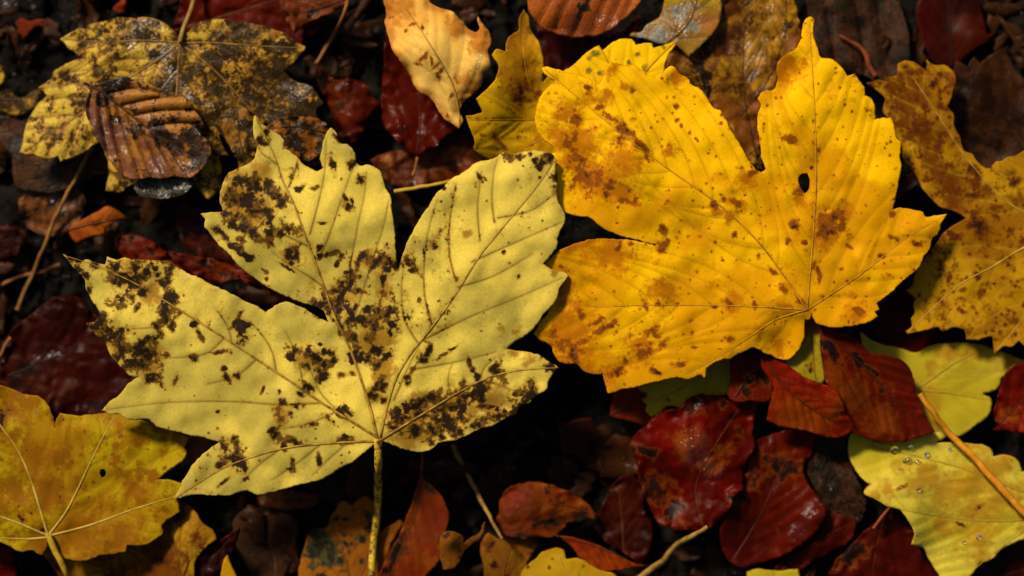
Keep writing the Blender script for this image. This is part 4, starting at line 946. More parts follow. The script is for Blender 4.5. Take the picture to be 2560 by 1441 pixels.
twig('leaf_stalk', 'reddish brown stalk reaching down from the top across dark soil', 'stalk', [(882, -30), (868, 12), (852, 52), (832, 92), (812, 126), (790, 160)], 5.5, brown_stalk, lift=14, group=STALKS)
leaf('beech_leaf', 'honey-yellow leaf with curled orange rim and a dark brown underside', 'leaf',
     [(955, -50), (958, 0), (966, 42), (961, 54), (968, 80), (975, 110), (990, 140), (1010, 168), (1028, 198), (1042, 226), (1065, 240), (1085, 256), (1096, 276), (1110, 297), (1128, 308), (1146, 322), (1152, 318), (1157, 300), (1151, 280), (1162, 254), (1186, 236), (1206, 206), (1211, 182), (1224, 172), (1229, 162), (1224, 140), (1221, 125), (1229, 110), (1226, 86), (1209, 60), (1195, 41), (1192, 52), (1199, 72), (1190, 82), (1172, 74), (1158, 54), (1130, 30), (1082, 12), (1064, -10), (1050, -50)],
     [[(1150, 312), (1135, 220), (1080, 120), (1000, 0)]], dict(BRIGHT, sat=(1.0, 1.0), base=(0.82, 0.50, 0.10), base2=(0.74, 0.36, 0.045), edge=(0.38, 0.11, 0.010), edgew=22, edgea=0.75, rust=(0.50, 0.17, 0.012), wet=0.1, coat=0.25, rough=0.4, veinc=(0.40, 0.22, 0.03), veina=0.35), z=170, sec=(44, 40), quilt=3, bump=18, h=4,
     dark=[(1052, 148, 6, 2.5, -30), (1066, 140, 5, 3, -60), (1080, 152, 5, 3, 80), (1090, 165, 5, 3, -40), (1044, 160, 5, 2, 20), (1015, 75, 7), (1030, 60, 4, 3, -20), (1055, 70, 4, 2, 80), (1100, 180, 4, 3, -50), (1095, 195, 5, 2.5, 70), (1130, 240, 5, 3, -60), (1140, 200, 4, 3, 60), (1120, 290, 5, 2, 60)], rust=[(1200, 100, 40), (1180, 210, 40), (1140, 60, 30), (1150, 240, 20), (990, 20, 46)], lift=[(1050, 130, 90, 34), (1200, 170, 40, 20), (1010, 190, 30, -30)], curl=-14, wets=[(1010, 165, 12, 2, 60), (1200, 145, 18), (1205, 200, 14), (1028, 200, 10, 2, 60)], crump=1.2, group=BEECHES)
twig('leaf_stalk', 'thin yellow stalk beside the rounded lobe of the pale maple leaf', 'stalk', [(985, 480), (1010, 476), (1050, 468), (1085, 464), (1140, 452)], 5.5, mustard_stalk, lift=50, group=STALKS, knobs=False)
twig('leaf_stalk', 'slender tan stalk standing off the soil below the pale maple leaf', 'stalk', [(1134, 1112), (1142, 1135), (1160, 1170), (1182, 1212), (1205, 1255), (1230, 1300), (1256, 1345)], 5.2, tan_stalk, lift=20, group=STALKS, taper=(1.25, 0.8), knobs=False)
twig('leaf_stalk', 'straw-coloured stalk curving out from under the crumpled crimson leaf', 'stalk', [(1768, 1318), (1735, 1336), (1700, 1358), (1672, 1385), (1658, 1402), (1630, 1420), (1590, 1450)], 7.5, tan_stalk, lift=14, group=STALKS, taper=(0.8, 1.15), knobs=False)
twig('leaf_stalk', 'dark red curling stalk in the black gap beside the golden tip', 'stalk', [(2100, 90), (2125, 103), (2150, 118), (2166, 140), (2172, 165), (2190, 190)], 5.0, red_stalk, lift=10, group=STALKS, taper=(0.6, 1.6), knobs=False)

# ------------------------------------------------------------------ spotted ochre leaf, olive leaf, upright leaf with shade painted in, golden back leaf
leaf('maple_leaf', 'big dull ochre maple leaf with rusty spots reaching past the picture edge', 'leaf',
     [(2168, 209), (2190, 201), (2214, 204), (2212, 190), (2228, 192), (2244, 188), (2243, 162), (2264, 152), (2284, 156), (2300, 166), (2316, 176), (2316, 150), (2336, 162), (2362, 163), (2380, 176), (2390, 192), (2382, 230), (2372, 258), (2366, 268), (2384, 284), (2386, 312), (2398, 340), (2412, 378), (2430, 384), (2440, 400), (2456, 416), (2474, 421), (2490, 405), (2506, 402), (2520, 393), (2545, 386), (2640, 320), (2760, 340), (2820, 500), (2790, 700), (2700, 860), (2600, 900), (2548, 852), (2528, 868), (2512, 866), (2486, 888), (2480, 842), (2462, 846), (2446, 852), (2416, 850), (2410, 826), (2382, 820), (2356, 830), (2346, 819), (2320, 824), (2298, 828), (2270, 836), (2264, 828), (2280, 814), (2278, 800), (2288, 780), (2284, 766), (2290, 748), (2275, 734), (2264, 725), (2280, 715), (2284, 692), (2330, 622), (2362, 580), (2416, 545), (2388, 530), (2346, 516), (2330, 500), (2312, 482), (2300, 460), (2290, 438), (2266, 410), (2256, 394), (2256, 370), (2240, 340), (2224, 300), (2208, 280), (2212, 246), (2196, 230)],
     [[(2700, 570), (2560, 620), (2480, 668), (2400, 712), (2275, 828)], [(2700, 570), (2540, 520), (2420, 400), (2340, 280), (2280, 190)], [(2700, 570), (2600, 740), (2490, 880)], [(2700, 570), (2640, 450), (2540, 390)]],
     dict(OCHRE), z=125, h=4, grad=(0.0004, -0.0014), sec=(62, 42), quilt=1.6, bump=14, tilt=(0.0, 0.03),
     dark=[(2350, 355, 20), (2360, 340, 14), (2450, 570, 22, 1.8, 70), (2432, 560, 16), (2440, 545, 14, 2, 90), (2440, 692, 13), (2437, 440, 14, 2, 80), (2540, 455, 12), (2556, 600, 8), (2408, 785, 7, 2, 20), (2375, 585, 7)],
     mott=(20, -0.72), mgrad=(-0.0012, -0.0008), rust=[(2265, 250, 40), (2290, 340, 36), (2350, 420, 30), (2235, 215, 30), (2400, 490, 36), (2270, 290, 34), (2245, 310, 22), (2300, 330, 30, 2, 70), (2330, 400, 34, 1.6, 70), (2290, 220, 26, 2, 60), (2380, 470, 34, 2, 80), (2395, 500, 30), (2350, 440, 20, 2, 80), (2510, 650, 17), (2535, 672, 10), (2450, 738, 12, 1.6, 80), (2400, 725, 8, 2, -30), (2545, 500, 26), (2490, 520, 14), (2385, 200, 20), (2465, 470, 20), (2420, 820, 16), (2540, 800, 18), (2360, 190, 14), (2250, 200, 18), (2310, 840, 8)],
     spots=220, spot_r=(2, 5), rmott=(44, -0.5), group=MAPLES)
leaf('maple_leaf', 'olive yellow maple leaf with pale ribs and a thick stalk in the lower corner', 'leaf',
     [(-60, 955), (0, 964), (28, 972), (62, 985), (96, 992), (120, 1014), (130, 1036), (138, 1070), (140, 1052), (150, 1033), (176, 1038), (200, 1040), (226, 1036), (262, 1032), (300, 1035), (345, 1048), (390, 1062), (440, 1080), (474, 1094), (468, 1106), (458, 1120), (466, 1132), (460, 1148), (436, 1165), (412, 1185), (392, 1200), (420, 1200), (452, 1206), (456, 1226), (442, 1248), (446, 1262), (450, 1280), (432, 1291), (414, 1304), (404, 1316), (409, 1330), (395, 1345), (370, 1360), (345, 1364), (316, 1361), (314, 1378), (282, 1385), (246, 1390), (222, 1400), (190, 1403), (160, 1395), (142, 1380), (132, 1352), (122, 1342), (117, 1368), (105, 1388), (94, 1384), (86, 1377), (50, 1379), (20, 1364), (-20, 1350), (-90, 1340), (-200, 1260), (-210, 1120), (-150, 1000)],
     [[(120, 1338), (98, 1265), (72, 1185), (40, 1118), (5, 1070), (-40, 1010)], [(122, 1338), (165, 1280), (215, 1180), (250, 1108), (288, 1038)], [(120, 1340), (50, 1310), (0, 1292), (-120, 1260)], [(124, 1340), (230, 1312), (330, 1275), (445, 1240)], [(118, 1344), (70, 1348), (0, 1345)]],
     dict(OLIVE), z=150, h=4, sec=(66, 44), quilt=1.8, bump=16, vr=4.2, vmat=stalk_mat('olive_vein', (0.44, 0.32, 0.06), (0.34, 0.20, 0.02), spot=0.0),
     dark=[(8, 1045, 26), (10, 1030, 20), (60, 1296, 9), (105, 1328, 10), (50, 1290, 8), (412, 1170, 5), (448, 1092, 5)], rust=[(80, 1150, 60), (30, 1230, 60), (120, 1230, 50), (350, 1100, 18), (200, 1340, 70), (300, 1350, 60), (150, 1140, 40), (90, 1350, 40), (330, 1220, 30), (60, 1010, 40)],
     rmott=(30, -0.15), spots=70, spot_r=(1.6, 4), holes=[[(252, 1174), (260, 1173), (265, 1181), (261, 1193), (255, 1195), (250, 1184)]], stalk=[(122, 1340), (138, 1380), (155, 1410), (175, 1445), (195, 1480)], stalk_r=8.5, stalkmat=mustard_stalk, group=MAPLES)
leaf('maple_leaf', 'yellow leaf squeezed beside the honey leaf, its speckled upright lobe painted tan for shade', 'leaf',
     [(1310, 22), (1322, 45), (1328, 75), (1346, 105), (1354, 128), (1359, 160), (1358, 205), (1372, 190), (1400, 200), (1430, 230), (1440, 280), (1420, 330), (1400, 380), (1360, 420), (1300, 430), (1250, 400), (1226, 402), (1205, 392), (1186, 372), (1188, 360), (1185, 342), (1172, 312), (1165, 290), (1180, 288), (1204, 280), (1196, 262), (1190, 248), (1202, 236), (1226, 215), (1240, 195), (1246, 166), (1236, 150), (1230, 138), (1242, 124), (1254, 126), (1264, 130), (1270, 96), (1284, 84), (1296, 76), (1298, 50)],
     [[(1440, 300), (1360, 345), (1280, 385), (1240, 402)], [(1440, 300), (1340, 240), (1310, 140), (1310, 40)], [(1440, 300), (1300, 300), (1175, 300)]], dict(GOLD, base=(0.62, 0.37, 0.006), base2=(0.48, 0.25, 0.006), rust=(0.30, 0.12, 0.012)), z=125, sec=(42, 42), quilt=3, h=4, bump=10,
     dark=[(1302, 235, 15, 1.3, 60), (1312, 165, 10, 1.6, 80), (1298, 262, 8, 2, 40), (1240, 350, 9, 2, 40), (1255, 362, 5, 4, 40), (1320, 215, 10), (1280, 200, 5), (1340, 240, 8)], rust=[(1300, 130, 60, 2, 80), (1275, 180, 45), (1320, 200, 30), (1290, 230, 30), (1300, 70, 40, 2, 80), (1340, 340, 30)], spots=110, spot_r=(2, 4.5), lift=[(1310, 80, 60, -30)], group=MAPLES)  # rust blobs on the upper lobe paint the shade cast there as tan
leaf('maple_leaf', 'bright lemon-gold leaf with green flecks peeping out behind the golden leaf', 'leaf',
     [(1395, 195), (1410, 178), (1428, 166), (1444, 152), (1456, 140), (1470, 130), (1486, 118), (1498, 112), (1506, 124), (1520, 114), (1535, 104), (1560, 97), (1580, 98), (1590, 112), (1612, 108), (1632, 107), (1634, 118), (1650, 116), (1670, 110), (1694, 99), (1690, 112), (1676, 130), (1664, 158), (1658, 200), (1640, 260), (1560, 320), (1470, 320), (1410, 260)],
     [[(1560, 310), (1600, 200), (1690, 104)], [(1560, 310), (1540, 200), (1500, 118)], [(1560, 310), (1480, 220), (1402, 195)]], dict(BRIGHT, brown=(0.22, 0.20, 0.02), dark=(0.05, 0.06, 0.012), speckc=(0.12, 0.10, 0.01)), z=150, sec=(36, 42), h=4,
     dark=[(1490, 135, 8), (1478, 145, 7), (1476, 175, 8), (1596, 140, 7), (1655, 115, 6), (1575, 160, 6), (1500, 185, 6), (1612, 172, 6), (1525, 175, 5)], spots=25, spot_r=(2, 3.5), group=MAPLES)

# ------------------------------------------------------------------ the golden leaf
leaf('maple_leaf', 'large golden maple leaf with rusty speckles and a small black hole', 'leaf',
     [(2022, 800), (2014, 800), (2012, 830), (2006, 856), (1990, 884), (1968, 900), (1948, 898), (1930, 890), (1905, 880), (1886, 870), (1850, 885), (1832, 896), (1810, 900), (1770, 920), (1762, 945), (1748, 938), (1738, 944), (1720, 950), (1690, 946), (1640, 955), (1600, 966), (1560, 974), (1520, 986), (1512, 960), (1506, 936), (1480, 936), (1460, 930), (1444, 914), (1420, 910), (1400, 905), (1382, 882), (1378, 868), (1350, 850), (1334, 835), (1346, 808), (1370, 780), (1388, 740), (1396, 700), (1378, 678), (1364, 662), (1382, 640), (1410, 620), (1450, 604), (1500, 597), (1545, 597), (1590, 603), (1640, 614), (1590, 600), (1545, 590), (1520, 578), (1500, 564), (1470, 542), (1448, 542), (1420, 534), (1396, 515), (1388, 480), (1386, 440), (1378, 400), (1384, 372), (1360, 350), (1340, 320), (1338, 280), (1350, 240), (1372, 215), (1384, 204), (1370, 196), (1353, 172), (1362, 168), (1384, 172), (1412, 178), (1440, 186), (1470, 198), (1498, 212), (1512, 184), (1524, 153), (1545, 160), (1580, 164), (1612, 180), (1640, 196), (1652, 188), (1664, 172), (1678, 164), (1688, 170), (1700, 186), (1722, 198), (1728, 212), (1746, 220), (1764, 240), (1776, 258), (1788, 272), (1802, 276), (1814, 296), (1828, 325), (1850, 360), (1872, 398), (1888, 420), (1902, 432), (1914, 424), (1904, 396), (1898, 350), (1893, 315), (1896, 282), (1902, 268), (1895, 246), (1910, 228), (1934, 222), (1942, 205), (1943, 172), (1950, 150), (1970, 134), (1990, 120), (2004, 90), (2006, 68), (2014, 50), (2026, 42), (2035, 48), (2034, 78), (2044, 118), (2054, 142), (2074, 145), (2100, 166), (2118, 191), (2138, 184), (2146, 196), (2160, 216), (2161, 240), (2180, 246), (2188, 270), (2188, 298), (2206, 296), (2226, 294), (2236, 312), (2240, 340), (2254, 360), (2251, 390), (2255, 410), (2246, 452), (2239, 500), (2234, 523), (2252, 520), (2274, 523), (2308, 531), (2314, 541), (2338, 540), (2366, 537), (2352, 562), (2346, 586), (2331, 600), (2326, 622), (2308, 648), (2304, 662), (2284, 682), (2258, 702), (2226, 734), (2190, 760), (2199, 775), (2188, 780), (2196, 792), (2174, 805), (2140, 815), (2100, 821), (2060, 816), (2040, 808), (2030, 785)],
     [[(2018, 775), (2026, 680), (2034, 580), (2040, 480), (2038, 300), (2024, 60)], [(2018, 775), (1960, 690), (1900, 610), (1800, 515), (1680, 430), (1560, 340), (1440, 240), (1362, 174)], [(2018, 775), (1900, 768), (1780, 764), (1600, 764), (1450, 762), (1400, 735)], [(2018, 775), (2080, 735), (2160, 680), (2260, 600), (2360, 540)], [(2018, 775), (1940, 800), (1850, 860), (1720, 935)]],
     dict(GOLD), z=200, h=3.4, grad=(0.0, 0.0012), tint=0.36, sec=(70, 44, 0.005), quilt=2.0, bump=18, vr=2.6, vmat=stalk_mat('gold_vein', (0.46, 0.24, 0.010), (0.30, 0.11, 0.008), spot=0.5), tilt=(0.0, -0.02), edgecurl=(1, 16), curl=-4, serr=2.0,
     dark=[(1652, 577, 18), (1664, 613, 11), (1785, 516, 14), (1810, 495, 8), (1838, 507, 12), (1432, 346, 22), (1440, 300, 14), (1525, 300, 14, 1.8, 30), (1560, 325, 12, 2.5, 40), (1600, 370, 12, 3, 45), (1545, 350, 10), (1500, 270, 6, 2, -10), (1440, 400, 22), (1470, 450, 30, 1.6, 20), (1520, 470, 16), (1588, 500, 12), (1560, 500, 12, 2, 0), (1430, 470, 14), (2068, 565, 40), (2084, 552, 30), (2072, 565, 24), (2095, 540, 14, 1.5, -40), (2060, 520, 10), (1985, 563, 14), (1972, 606, 9), (2010, 605, 7), (2028, 664, 10), (2010, 470, 20), (1932, 677, 9, 1.6, 50), (1958, 720, 8, 2, 50), (2002, 752, 8, 2, 45), (1895, 640, 7), (1842, 590, 7), (1818, 762, 11), (1886, 762, 9), (1642, 762, 9), (1610, 764, 8), (1690, 762, 7), (1780, 768, 8), (1450, 790, 12, 1.6, 80), (1440, 875, 26), (1430, 895, 24), (1400, 865, 16), (1385, 830, 12), (1490, 800, 10, 2, -30), (1520, 815, 10, 3, -30), (1630, 832, 14, 1.6, -20), (1655, 860, 12), (1595, 862, 10), (1610, 885, 12, 2, -50), (1560, 910, 9), (1540, 930, 12, 2, -10), (1640, 930, 10, 1.8, 20), (1700, 912, 9, 2, -10), (1735, 868, 7), (1730, 832, 6), (1830, 850, 8), (2150, 785, 16), (2230, 590, 6, 2.5, 20), (2290, 610, 8, 2.5, 25), (2245, 600, 6), (2206, 642, 9), (2125, 615, 6, 2, 30), (2232, 532, 8), (1545, 612, 11), (1582, 610, 9), (1400, 668, 8), (1690, 265, 8), (1695, 300, 5), (2170, 272, 6), (2135, 190, 6), (2030, 420, 5), (1975, 350, 10, 2, 10), (2045, 680, 6, 4, 80), (1470, 220, 6), (1580, 230, 8), (1800, 310, 5), (1885, 432, 8, 2, -40), (1740, 345, 5), (1750, 940, 8), (1650, 620, 12), (2100, 675, 7)],
     rust=[(1420, 850, 80), (1390, 720, 50), (1520, 640, 40, 2, 0), (1450, 360, 60), (1500, 450, 60), (1420, 280, 40), (1400, 350, 40), (1440, 390, 50), (1475, 240, 26), (1520, 240, 26), (1560, 400, 60), (1480, 440, 60), (1560, 480, 40), (1530, 180, 20), (1690, 200, 20), (1700, 190, 26), (1840, 505, 24), (1820, 540, 16), (1960, 170, 46), (1950, 200, 30), (2060, 590, 36), (2110, 530, 26), (2000, 500, 20), (1420, 760, 26), (1450, 775, 24), (1380, 730, 24), (1400, 820, 44), (1440, 880, 50), (1600, 870, 40), (2140, 785, 30), (1540, 615, 26), (1450, 610, 24, 3, -15), (1520, 935, 40), (1940, 860, 26), (1830, 760, 24), (1960, 770, 30), (1650, 735, 40), (1800, 530, 18), (1860, 450, 24), (1680, 380, 20), (1560, 220, 14), (2010, 150, 20)],
     spots=460, spot_r=(1.5, 3.8), rmott=(60, -0.8), holes=[[(1996, 448), (2004, 436), (2018, 434), (2024, 450), (2020, 476), (2012, 484), (2002, 470)]], lift=[(1970, 180, 50, -26), (2020, 60, 40, -20), (1950, 880, 50, -26), (1560, 380, 90, 16), (1760, 680, 130, -12)], group=MAPLES)

# ------------------------------------------------------------------ the pale stained leaf
leaf('maple_leaf', 'large pale yellow maple leaf blotched dark brown with a long mottled stalk', 'leaf',
     [(944, 1106), (920, 1126), (890, 1150), (858, 1168), (820, 1190), (790, 1204), (760, 1210), (720, 1220), (680, 1230), (645, 1239), (624, 1228), (600, 1231), (576, 1241), (545, 1240), (520, 1238), (480, 1239), (455, 1244), (434, 1248), (450, 1220), (455, 1204), (464, 1190), (480, 1164), (505, 1140), (530, 1116), (548, 1106), (510, 1096), (470, 1088), (420, 1076), (388, 1065), (370, 1050), (340, 1051), (310, 1045), (296, 1036), (276, 1036), (252, 1027), (270, 1010), (298, 988), (318, 962), (346, 944), (326, 940), (312, 926), (292, 908), (278, 892), (270, 876), (258, 852), (232, 832), (214, 808), (238, 802), (248, 782), (236, 762), (218, 724), (210, 700), (196, 682), (180, 664), (158, 636), (176, 645), (196, 656), (216, 650), (236, 656), (262, 662), (268, 643), (294, 650), (310, 645), (330, 650), (370, 649), (400, 652), (420, 654), (436, 662), (470, 684), (500, 694), (520, 706), (560, 725), (600, 745), (640, 766), (664, 782), (680, 770), (700, 758), (716, 754), (742, 765), (772, 780), (800, 798), (822, 806), (812, 780), (780, 764), (750, 754), (712, 740), (680, 724), (640, 700), (610, 676), (590, 655), (560, 625), (540, 604), (526, 582), (511, 565), (510, 547), (502, 535), (530, 531), (556, 528), (550, 500), (556, 462), (576, 432), (612, 416), (634, 398), (640, 362), (632, 330), (637, 289), (646, 300), (660, 315), (686, 330), (710, 352), (710, 368), (724, 378), (744, 394), (756, 410), (776, 422), (792, 428), (808, 420), (800, 395), (806, 370), (812, 340), (826, 318), (840, 330), (852, 358), (866, 360), (885, 380), (892, 410), (904, 416), (920, 412), (948, 428), (960, 460), (975, 492), (978, 522), (985, 560), (988, 600), (992, 642), (994, 672), (1006, 640), (1020, 600), (1040, 560), (1060, 530), (1076, 508), (1090, 486), (1110, 465), (1130, 446), (1155, 434), (1180, 414), (1210, 402), (1240, 393), (1258, 382), (1280, 386), (1305, 380), (1332, 377), (1370, 383), (1390, 396), (1388, 420), (1394, 440), (1394, 460), (1396, 500), (1410, 530), (1414, 545), (1404, 572), (1395, 598), (1396, 610), (1380, 636), (1360, 660), (1386, 676), (1414, 683), (1421, 690), (1400, 722), (1390, 752), (1372, 775), (1356, 790), (1342, 810), (1320, 835), (1286, 856), (1268, 872), (1290, 876), (1320, 881), (1350, 890), (1368, 902), (1385, 910), (1399, 920), (1382, 936), (1370, 952), (1366, 974), (1342, 990), (1326, 1005), (1298, 1018), (1292, 1034), (1270, 1045), (1240, 1060), (1190, 1076), (1170, 1088), (1132, 1103), (1096, 1110), (1084, 1122), (1050, 1130), (1015, 1125), (985, 1115), (960, 1106)],
     [[(945, 1102), (925, 1020), (900, 940), (870, 860), (835, 790), (815, 730), (790, 660), (760, 580), (735, 510), (708, 455), (690, 400), (668, 350), (642, 300)],
      [(950, 1100), (985, 960), (1020, 895), (1080, 818), (1140, 735), (1200, 640), (1265, 560), (1340, 470), (1385, 405)],
      [(940, 1092), (880, 1055), (800, 1005), (720, 950), (640, 898), (560, 845), (480, 795), (400, 745), (330, 705), (240, 665), (170, 642)],
      [(952, 1100), (1050, 1040), (1150, 980), (1220, 945), (1290, 928), (1395, 920)],
      [(936, 1104), (840, 1108), (720, 1120), (640, 1140), (560, 1170), (440, 1245)]],
     dict(PALE), z=215, h=3.4, grad=(-0.0006, 0.0003), vrot=-0.08, quilt=1.3, bump=20, vr=4.2, vmat=stalk_mat('pale_vein', (0.40, 0.24, 0.03), (0.15, 0.07, 0.012), spot=0.45), edgecurl=(1, 14), curl=-4, serr=2.0,  # grad paints corner falloff into the blade colour: darker left, creamier right
     sec_x=[[(775, 585), (795, 510), (810, 440), (815, 350)], [(797, 650), (822, 590), (850, 510), (882, 420)], [(850, 778), (880, 640), (895, 560), (912, 480), (916, 430)], [(868, 845), (910, 720), (935, 640), (960, 560), (972, 500)], [(722, 468), (740, 420), (746, 385)],
            [(815, 722), (770, 690), (720, 660), (680, 630)], [(768, 615), (700, 582), (630, 545), (570, 520)], [(735, 510), (640, 470), (590, 430)], [(690, 410), (650, 380)],
            [(1236, 555), (1230, 500), (1235, 430), (1243, 400)], [(1200, 602), (1194, 520), (1204, 430)], [(1140, 702), (1124, 640), (1124, 560), (1140, 460)], [(1080, 815), (1062, 740), (1062, 640), (1075, 560), (1094, 500)], [(1046, 860), (1012, 800), (1004, 720), (1010, 670)],
            [(1180, 655), (1280, 610), (1400, 558)], [(1145, 718), (1230, 692), (1330, 635)], [(1050, 855), (1180, 790), (1280, 750), (1405, 695)], [(1026, 925), (1140, 905), (1240, 880)], [(1245, 545), (1330, 525), (1392, 480)], [(985, 1000), (1040, 880), (1052, 860)],
            [(800, 1008), (700, 1012), (600, 1005), (480, 1004), (400, 1008), (270, 1024)], [(560, 845), (520, 882), (470, 892), (400, 896)], [(690, 930), (680, 880), (640, 820), (600, 790)], [(580, 860), (570, 820), (545, 780)], [(460, 780), (400, 815), (330, 822)], [(760, 980), (745, 900), (715, 830)], [(870, 1050), (800, 980), (770, 900)], [(440, 770), (420, 730), (400, 690)], [(840, 1030), (770, 1060), (690, 1075)], [(640, 900), (590, 940), (520, 960)],
            [(1130, 990), (1120, 950), (1130, 910)], [(1200, 955), (1210, 920), (1240, 895)], [(1100, 1012), (1180, 1040), (1240, 1050)], [(1210, 950), (1280, 975), (1320, 990)],
            [(800, 1112), (740, 1160), (680, 1200)], [(870, 1106), (820, 1150), (780, 1190)], [(700, 1124), (650, 1160), (600, 1210)]],
     dark=[(172, 646, 14), (196, 668, 16), (215, 690, 12), (222, 725, 12), (240, 660, 12), (290, 662, 14), (300, 690, 32), (318, 700, 34), (345, 665, 26), (350, 690, 26), (380, 668, 16), (425, 672, 18, 1.5, 80), (415, 700, 16), (385, 690, 16), (430, 745, 22, 1.5, 80), (418, 775, 22, 1.4, 80), (412, 800, 16), (430, 815, 12), (325, 742, 20), (300, 762, 14, 2, 0), (340, 772, 9), (360, 730, 10, 2, -30), (240, 800, 20), (250, 825, 30), (270, 850, 30), (300, 872, 34), (345, 885, 36), (380, 890, 34), (340, 905, 34), (410, 885, 20), (300, 850, 24, 1.5, 45),
           (600, 822, 26), (590, 810, 14), (482, 893, 9, 2, 0), (548, 880, 10, 2.4, 0), (397, 826, 12, 1.6, 80), (490, 810, 9, 2, 80), (500, 842, 8, 2, 60), (560, 922, 8), (595, 935, 10), (572, 945, 9, 1.6, 60), (655, 975, 5, 2.5, 110), (702, 978, 6), (390, 950, 20), (440, 950, 6, 3, 110), (545, 1030, 5),
           (583, 1130, 26, 1.5, 90), (587, 1095, 12), (600, 1150, 20), (555, 1165, 9, 2, -20), (612, 1165, 10), (618, 1195, 11), (560, 1205, 5, 4, -35),
           (688, 1088, 16), (674, 1082, 12), (702, 1050, 12), (690, 1030, 14), (722, 1040, 10), (740, 1015, 8), (706, 1010, 14), (820, 1048, 10, 2, 40), (836, 1056, 6), (782, 1062, 7, 2, 0), (868, 1097, 10, 1.8, 0), (735, 1103, 9, 3, 0), (708, 1115, 8, 2, 90), (730, 1160, 8, 2.4, 90), (727, 1172, 9), (800, 1148, 7, 2.2, 90), (850, 1035, 8, 2.5, 50), (768, 970, 10, 2, 30), (750, 985, 7, 2, 30), (870, 1030, 10, 2, 30),
           (785, 895, 20, 1.5, 30), (770, 880, 18), (738, 875, 14), (735, 890, 14), (815, 915, 14), (795, 930, 14), (762, 915, 8, 3, 50), (805, 945, 14, 1.5, -50), (835, 905, 8, 2.4, -60), (820, 880, 16), (860, 935, 12), (880, 935, 8), (800, 860, 6),
           (880, 690, 22, 1.8, 100), (870, 720, 24), (855, 745, 24), (835, 725, 16), (832, 770, 24), (830, 635, 12, 1.8, -20), (850, 640, 10), (845, 660, 8), (795, 620, 8), (800, 640, 8), (812, 742, 14), (840, 800, 12, 3, 65), (850, 820, 10, 3, 65), (800, 765, 22, 1.8, 0), (780, 770, 18), (870, 775, 10, 3, 60), (895, 730, 12, 2, 20), (890, 765, 8), (915, 780, 10, 2.4, -40), (880, 805, 14, 2, 10), (905, 805, 14, 2.5, -30), (876, 845, 14, 2, 70), (890, 880, 10, 2.5, -40),
           (955, 790, 26), (975, 780, 18, 1.5, -60), (940, 815, 26), (985, 805, 14), (970, 830, 12), (930, 840, 22), (955, 700, 12, 2, 95), (950, 735, 14, 1.6, 95), (965, 675, 14), (950, 655, 18, 1.8, 0), (985, 668, 12), (1020, 662, 16), (1035, 672, 12, 1.6, 20), (905, 645, 16, 1.6, -50), (945, 880, 16), (972, 895, 14, 2, -60), (930, 900, 16), (945, 920, 14), (948, 960, 18), (960, 970, 12), (930, 985, 12), (955, 1000, 10), (900, 895, 12, 2.5, 20),
           (600, 455, 34), (580, 490, 30), (620, 500, 36), (655, 535, 28), (670, 560, 22), (692, 578, 18), (665, 600, 16, 1.3, 0), (675, 612, 14), (600, 560, 20), (570, 540, 16), (630, 575, 14, 2, 45), (590, 620, 10, 3, 40), (620, 640, 9, 3, 40), (640, 450, 26), (680, 470, 18), (690, 490, 16), (700, 508, 18, 1.5, -20), (655, 350, 16), (665, 330, 10), (600, 600, 10), (560, 590, 10, 3, 45), (720, 570, 14, 2, 20), (730, 560, 8),
           (864, 498, 8, 1.6, 80), (880, 500, 5, 2, 80), (870, 518, 10), (752, 468, 9, 1.5, -50), (730, 635, 18), (722, 625, 10), (728, 660, 8), (830, 415, 12, 1.6, 80), (880, 410, 12), (900, 445, 12), (840, 345, 9), (805, 556, 4, 4, 0), (660, 680, 6, 2, 50), (665, 700, 6), (720, 672, 4, 6, 30), (790, 470, 5, 3, 0),
           (1360, 395, 14), (1375, 388, 14), (1345, 410, 14), (1355, 420, 10), (1270, 390, 14), (1300, 392, 8, 2, 10), (1382, 445, 14), (1335, 400, 10), (1195, 440, 6, 2, 60), (1212, 445, 5, 2, 40), (1205, 455, 5), (1350, 445, 5), (1390, 470, 7), (1110, 470, 6), (1088, 617, 10), (1058, 632, 7), (1260, 632, 6), (1065, 880, 16, 1.5, -50), (1050, 892, 14), (1028, 930, 10, 1.6, -60), (1015, 945, 10), (1108, 888, 6, 3.5, -25), (1130, 870, 5, 3, -25), (1020, 960, 8),
           (1020, 1020, 18), (1000, 1050, 24), (990, 1030, 14), (1050, 1010, 26), (1080, 990, 18, 1.5, 0), (1060, 1045, 26), (1110, 1030, 30), (1150, 1020, 26), (1200, 985, 22, 1.6, -25), (1170, 985, 18, 2, -25), (1240, 925, 16), (1250, 940, 18, 1.4, 50), (1180, 920, 12, 1.8, 60), (1190, 945, 9, 2.4, 80), (1160, 965, 10, 2.4, 80), (1210, 1010, 20), (1240, 1020, 18), (1300, 980, 22), (1325, 970, 18), (1320, 995, 22, 1.6, -30), (1280, 1030, 16, 2, -30), (1240, 1045, 16, 2, -20), (1200, 1060, 14, 2, -20), (1130, 1060, 26, 1.4, 70), (1150, 1080, 14), (1090, 1070, 18), (1040, 1080, 16, 2.4, 10), (1100, 1095, 12), (1080, 1110, 10), (1060, 1106, 5), (1130, 1095, 12), (975, 1065, 20), (1380, 918, 10, 2, 0)],
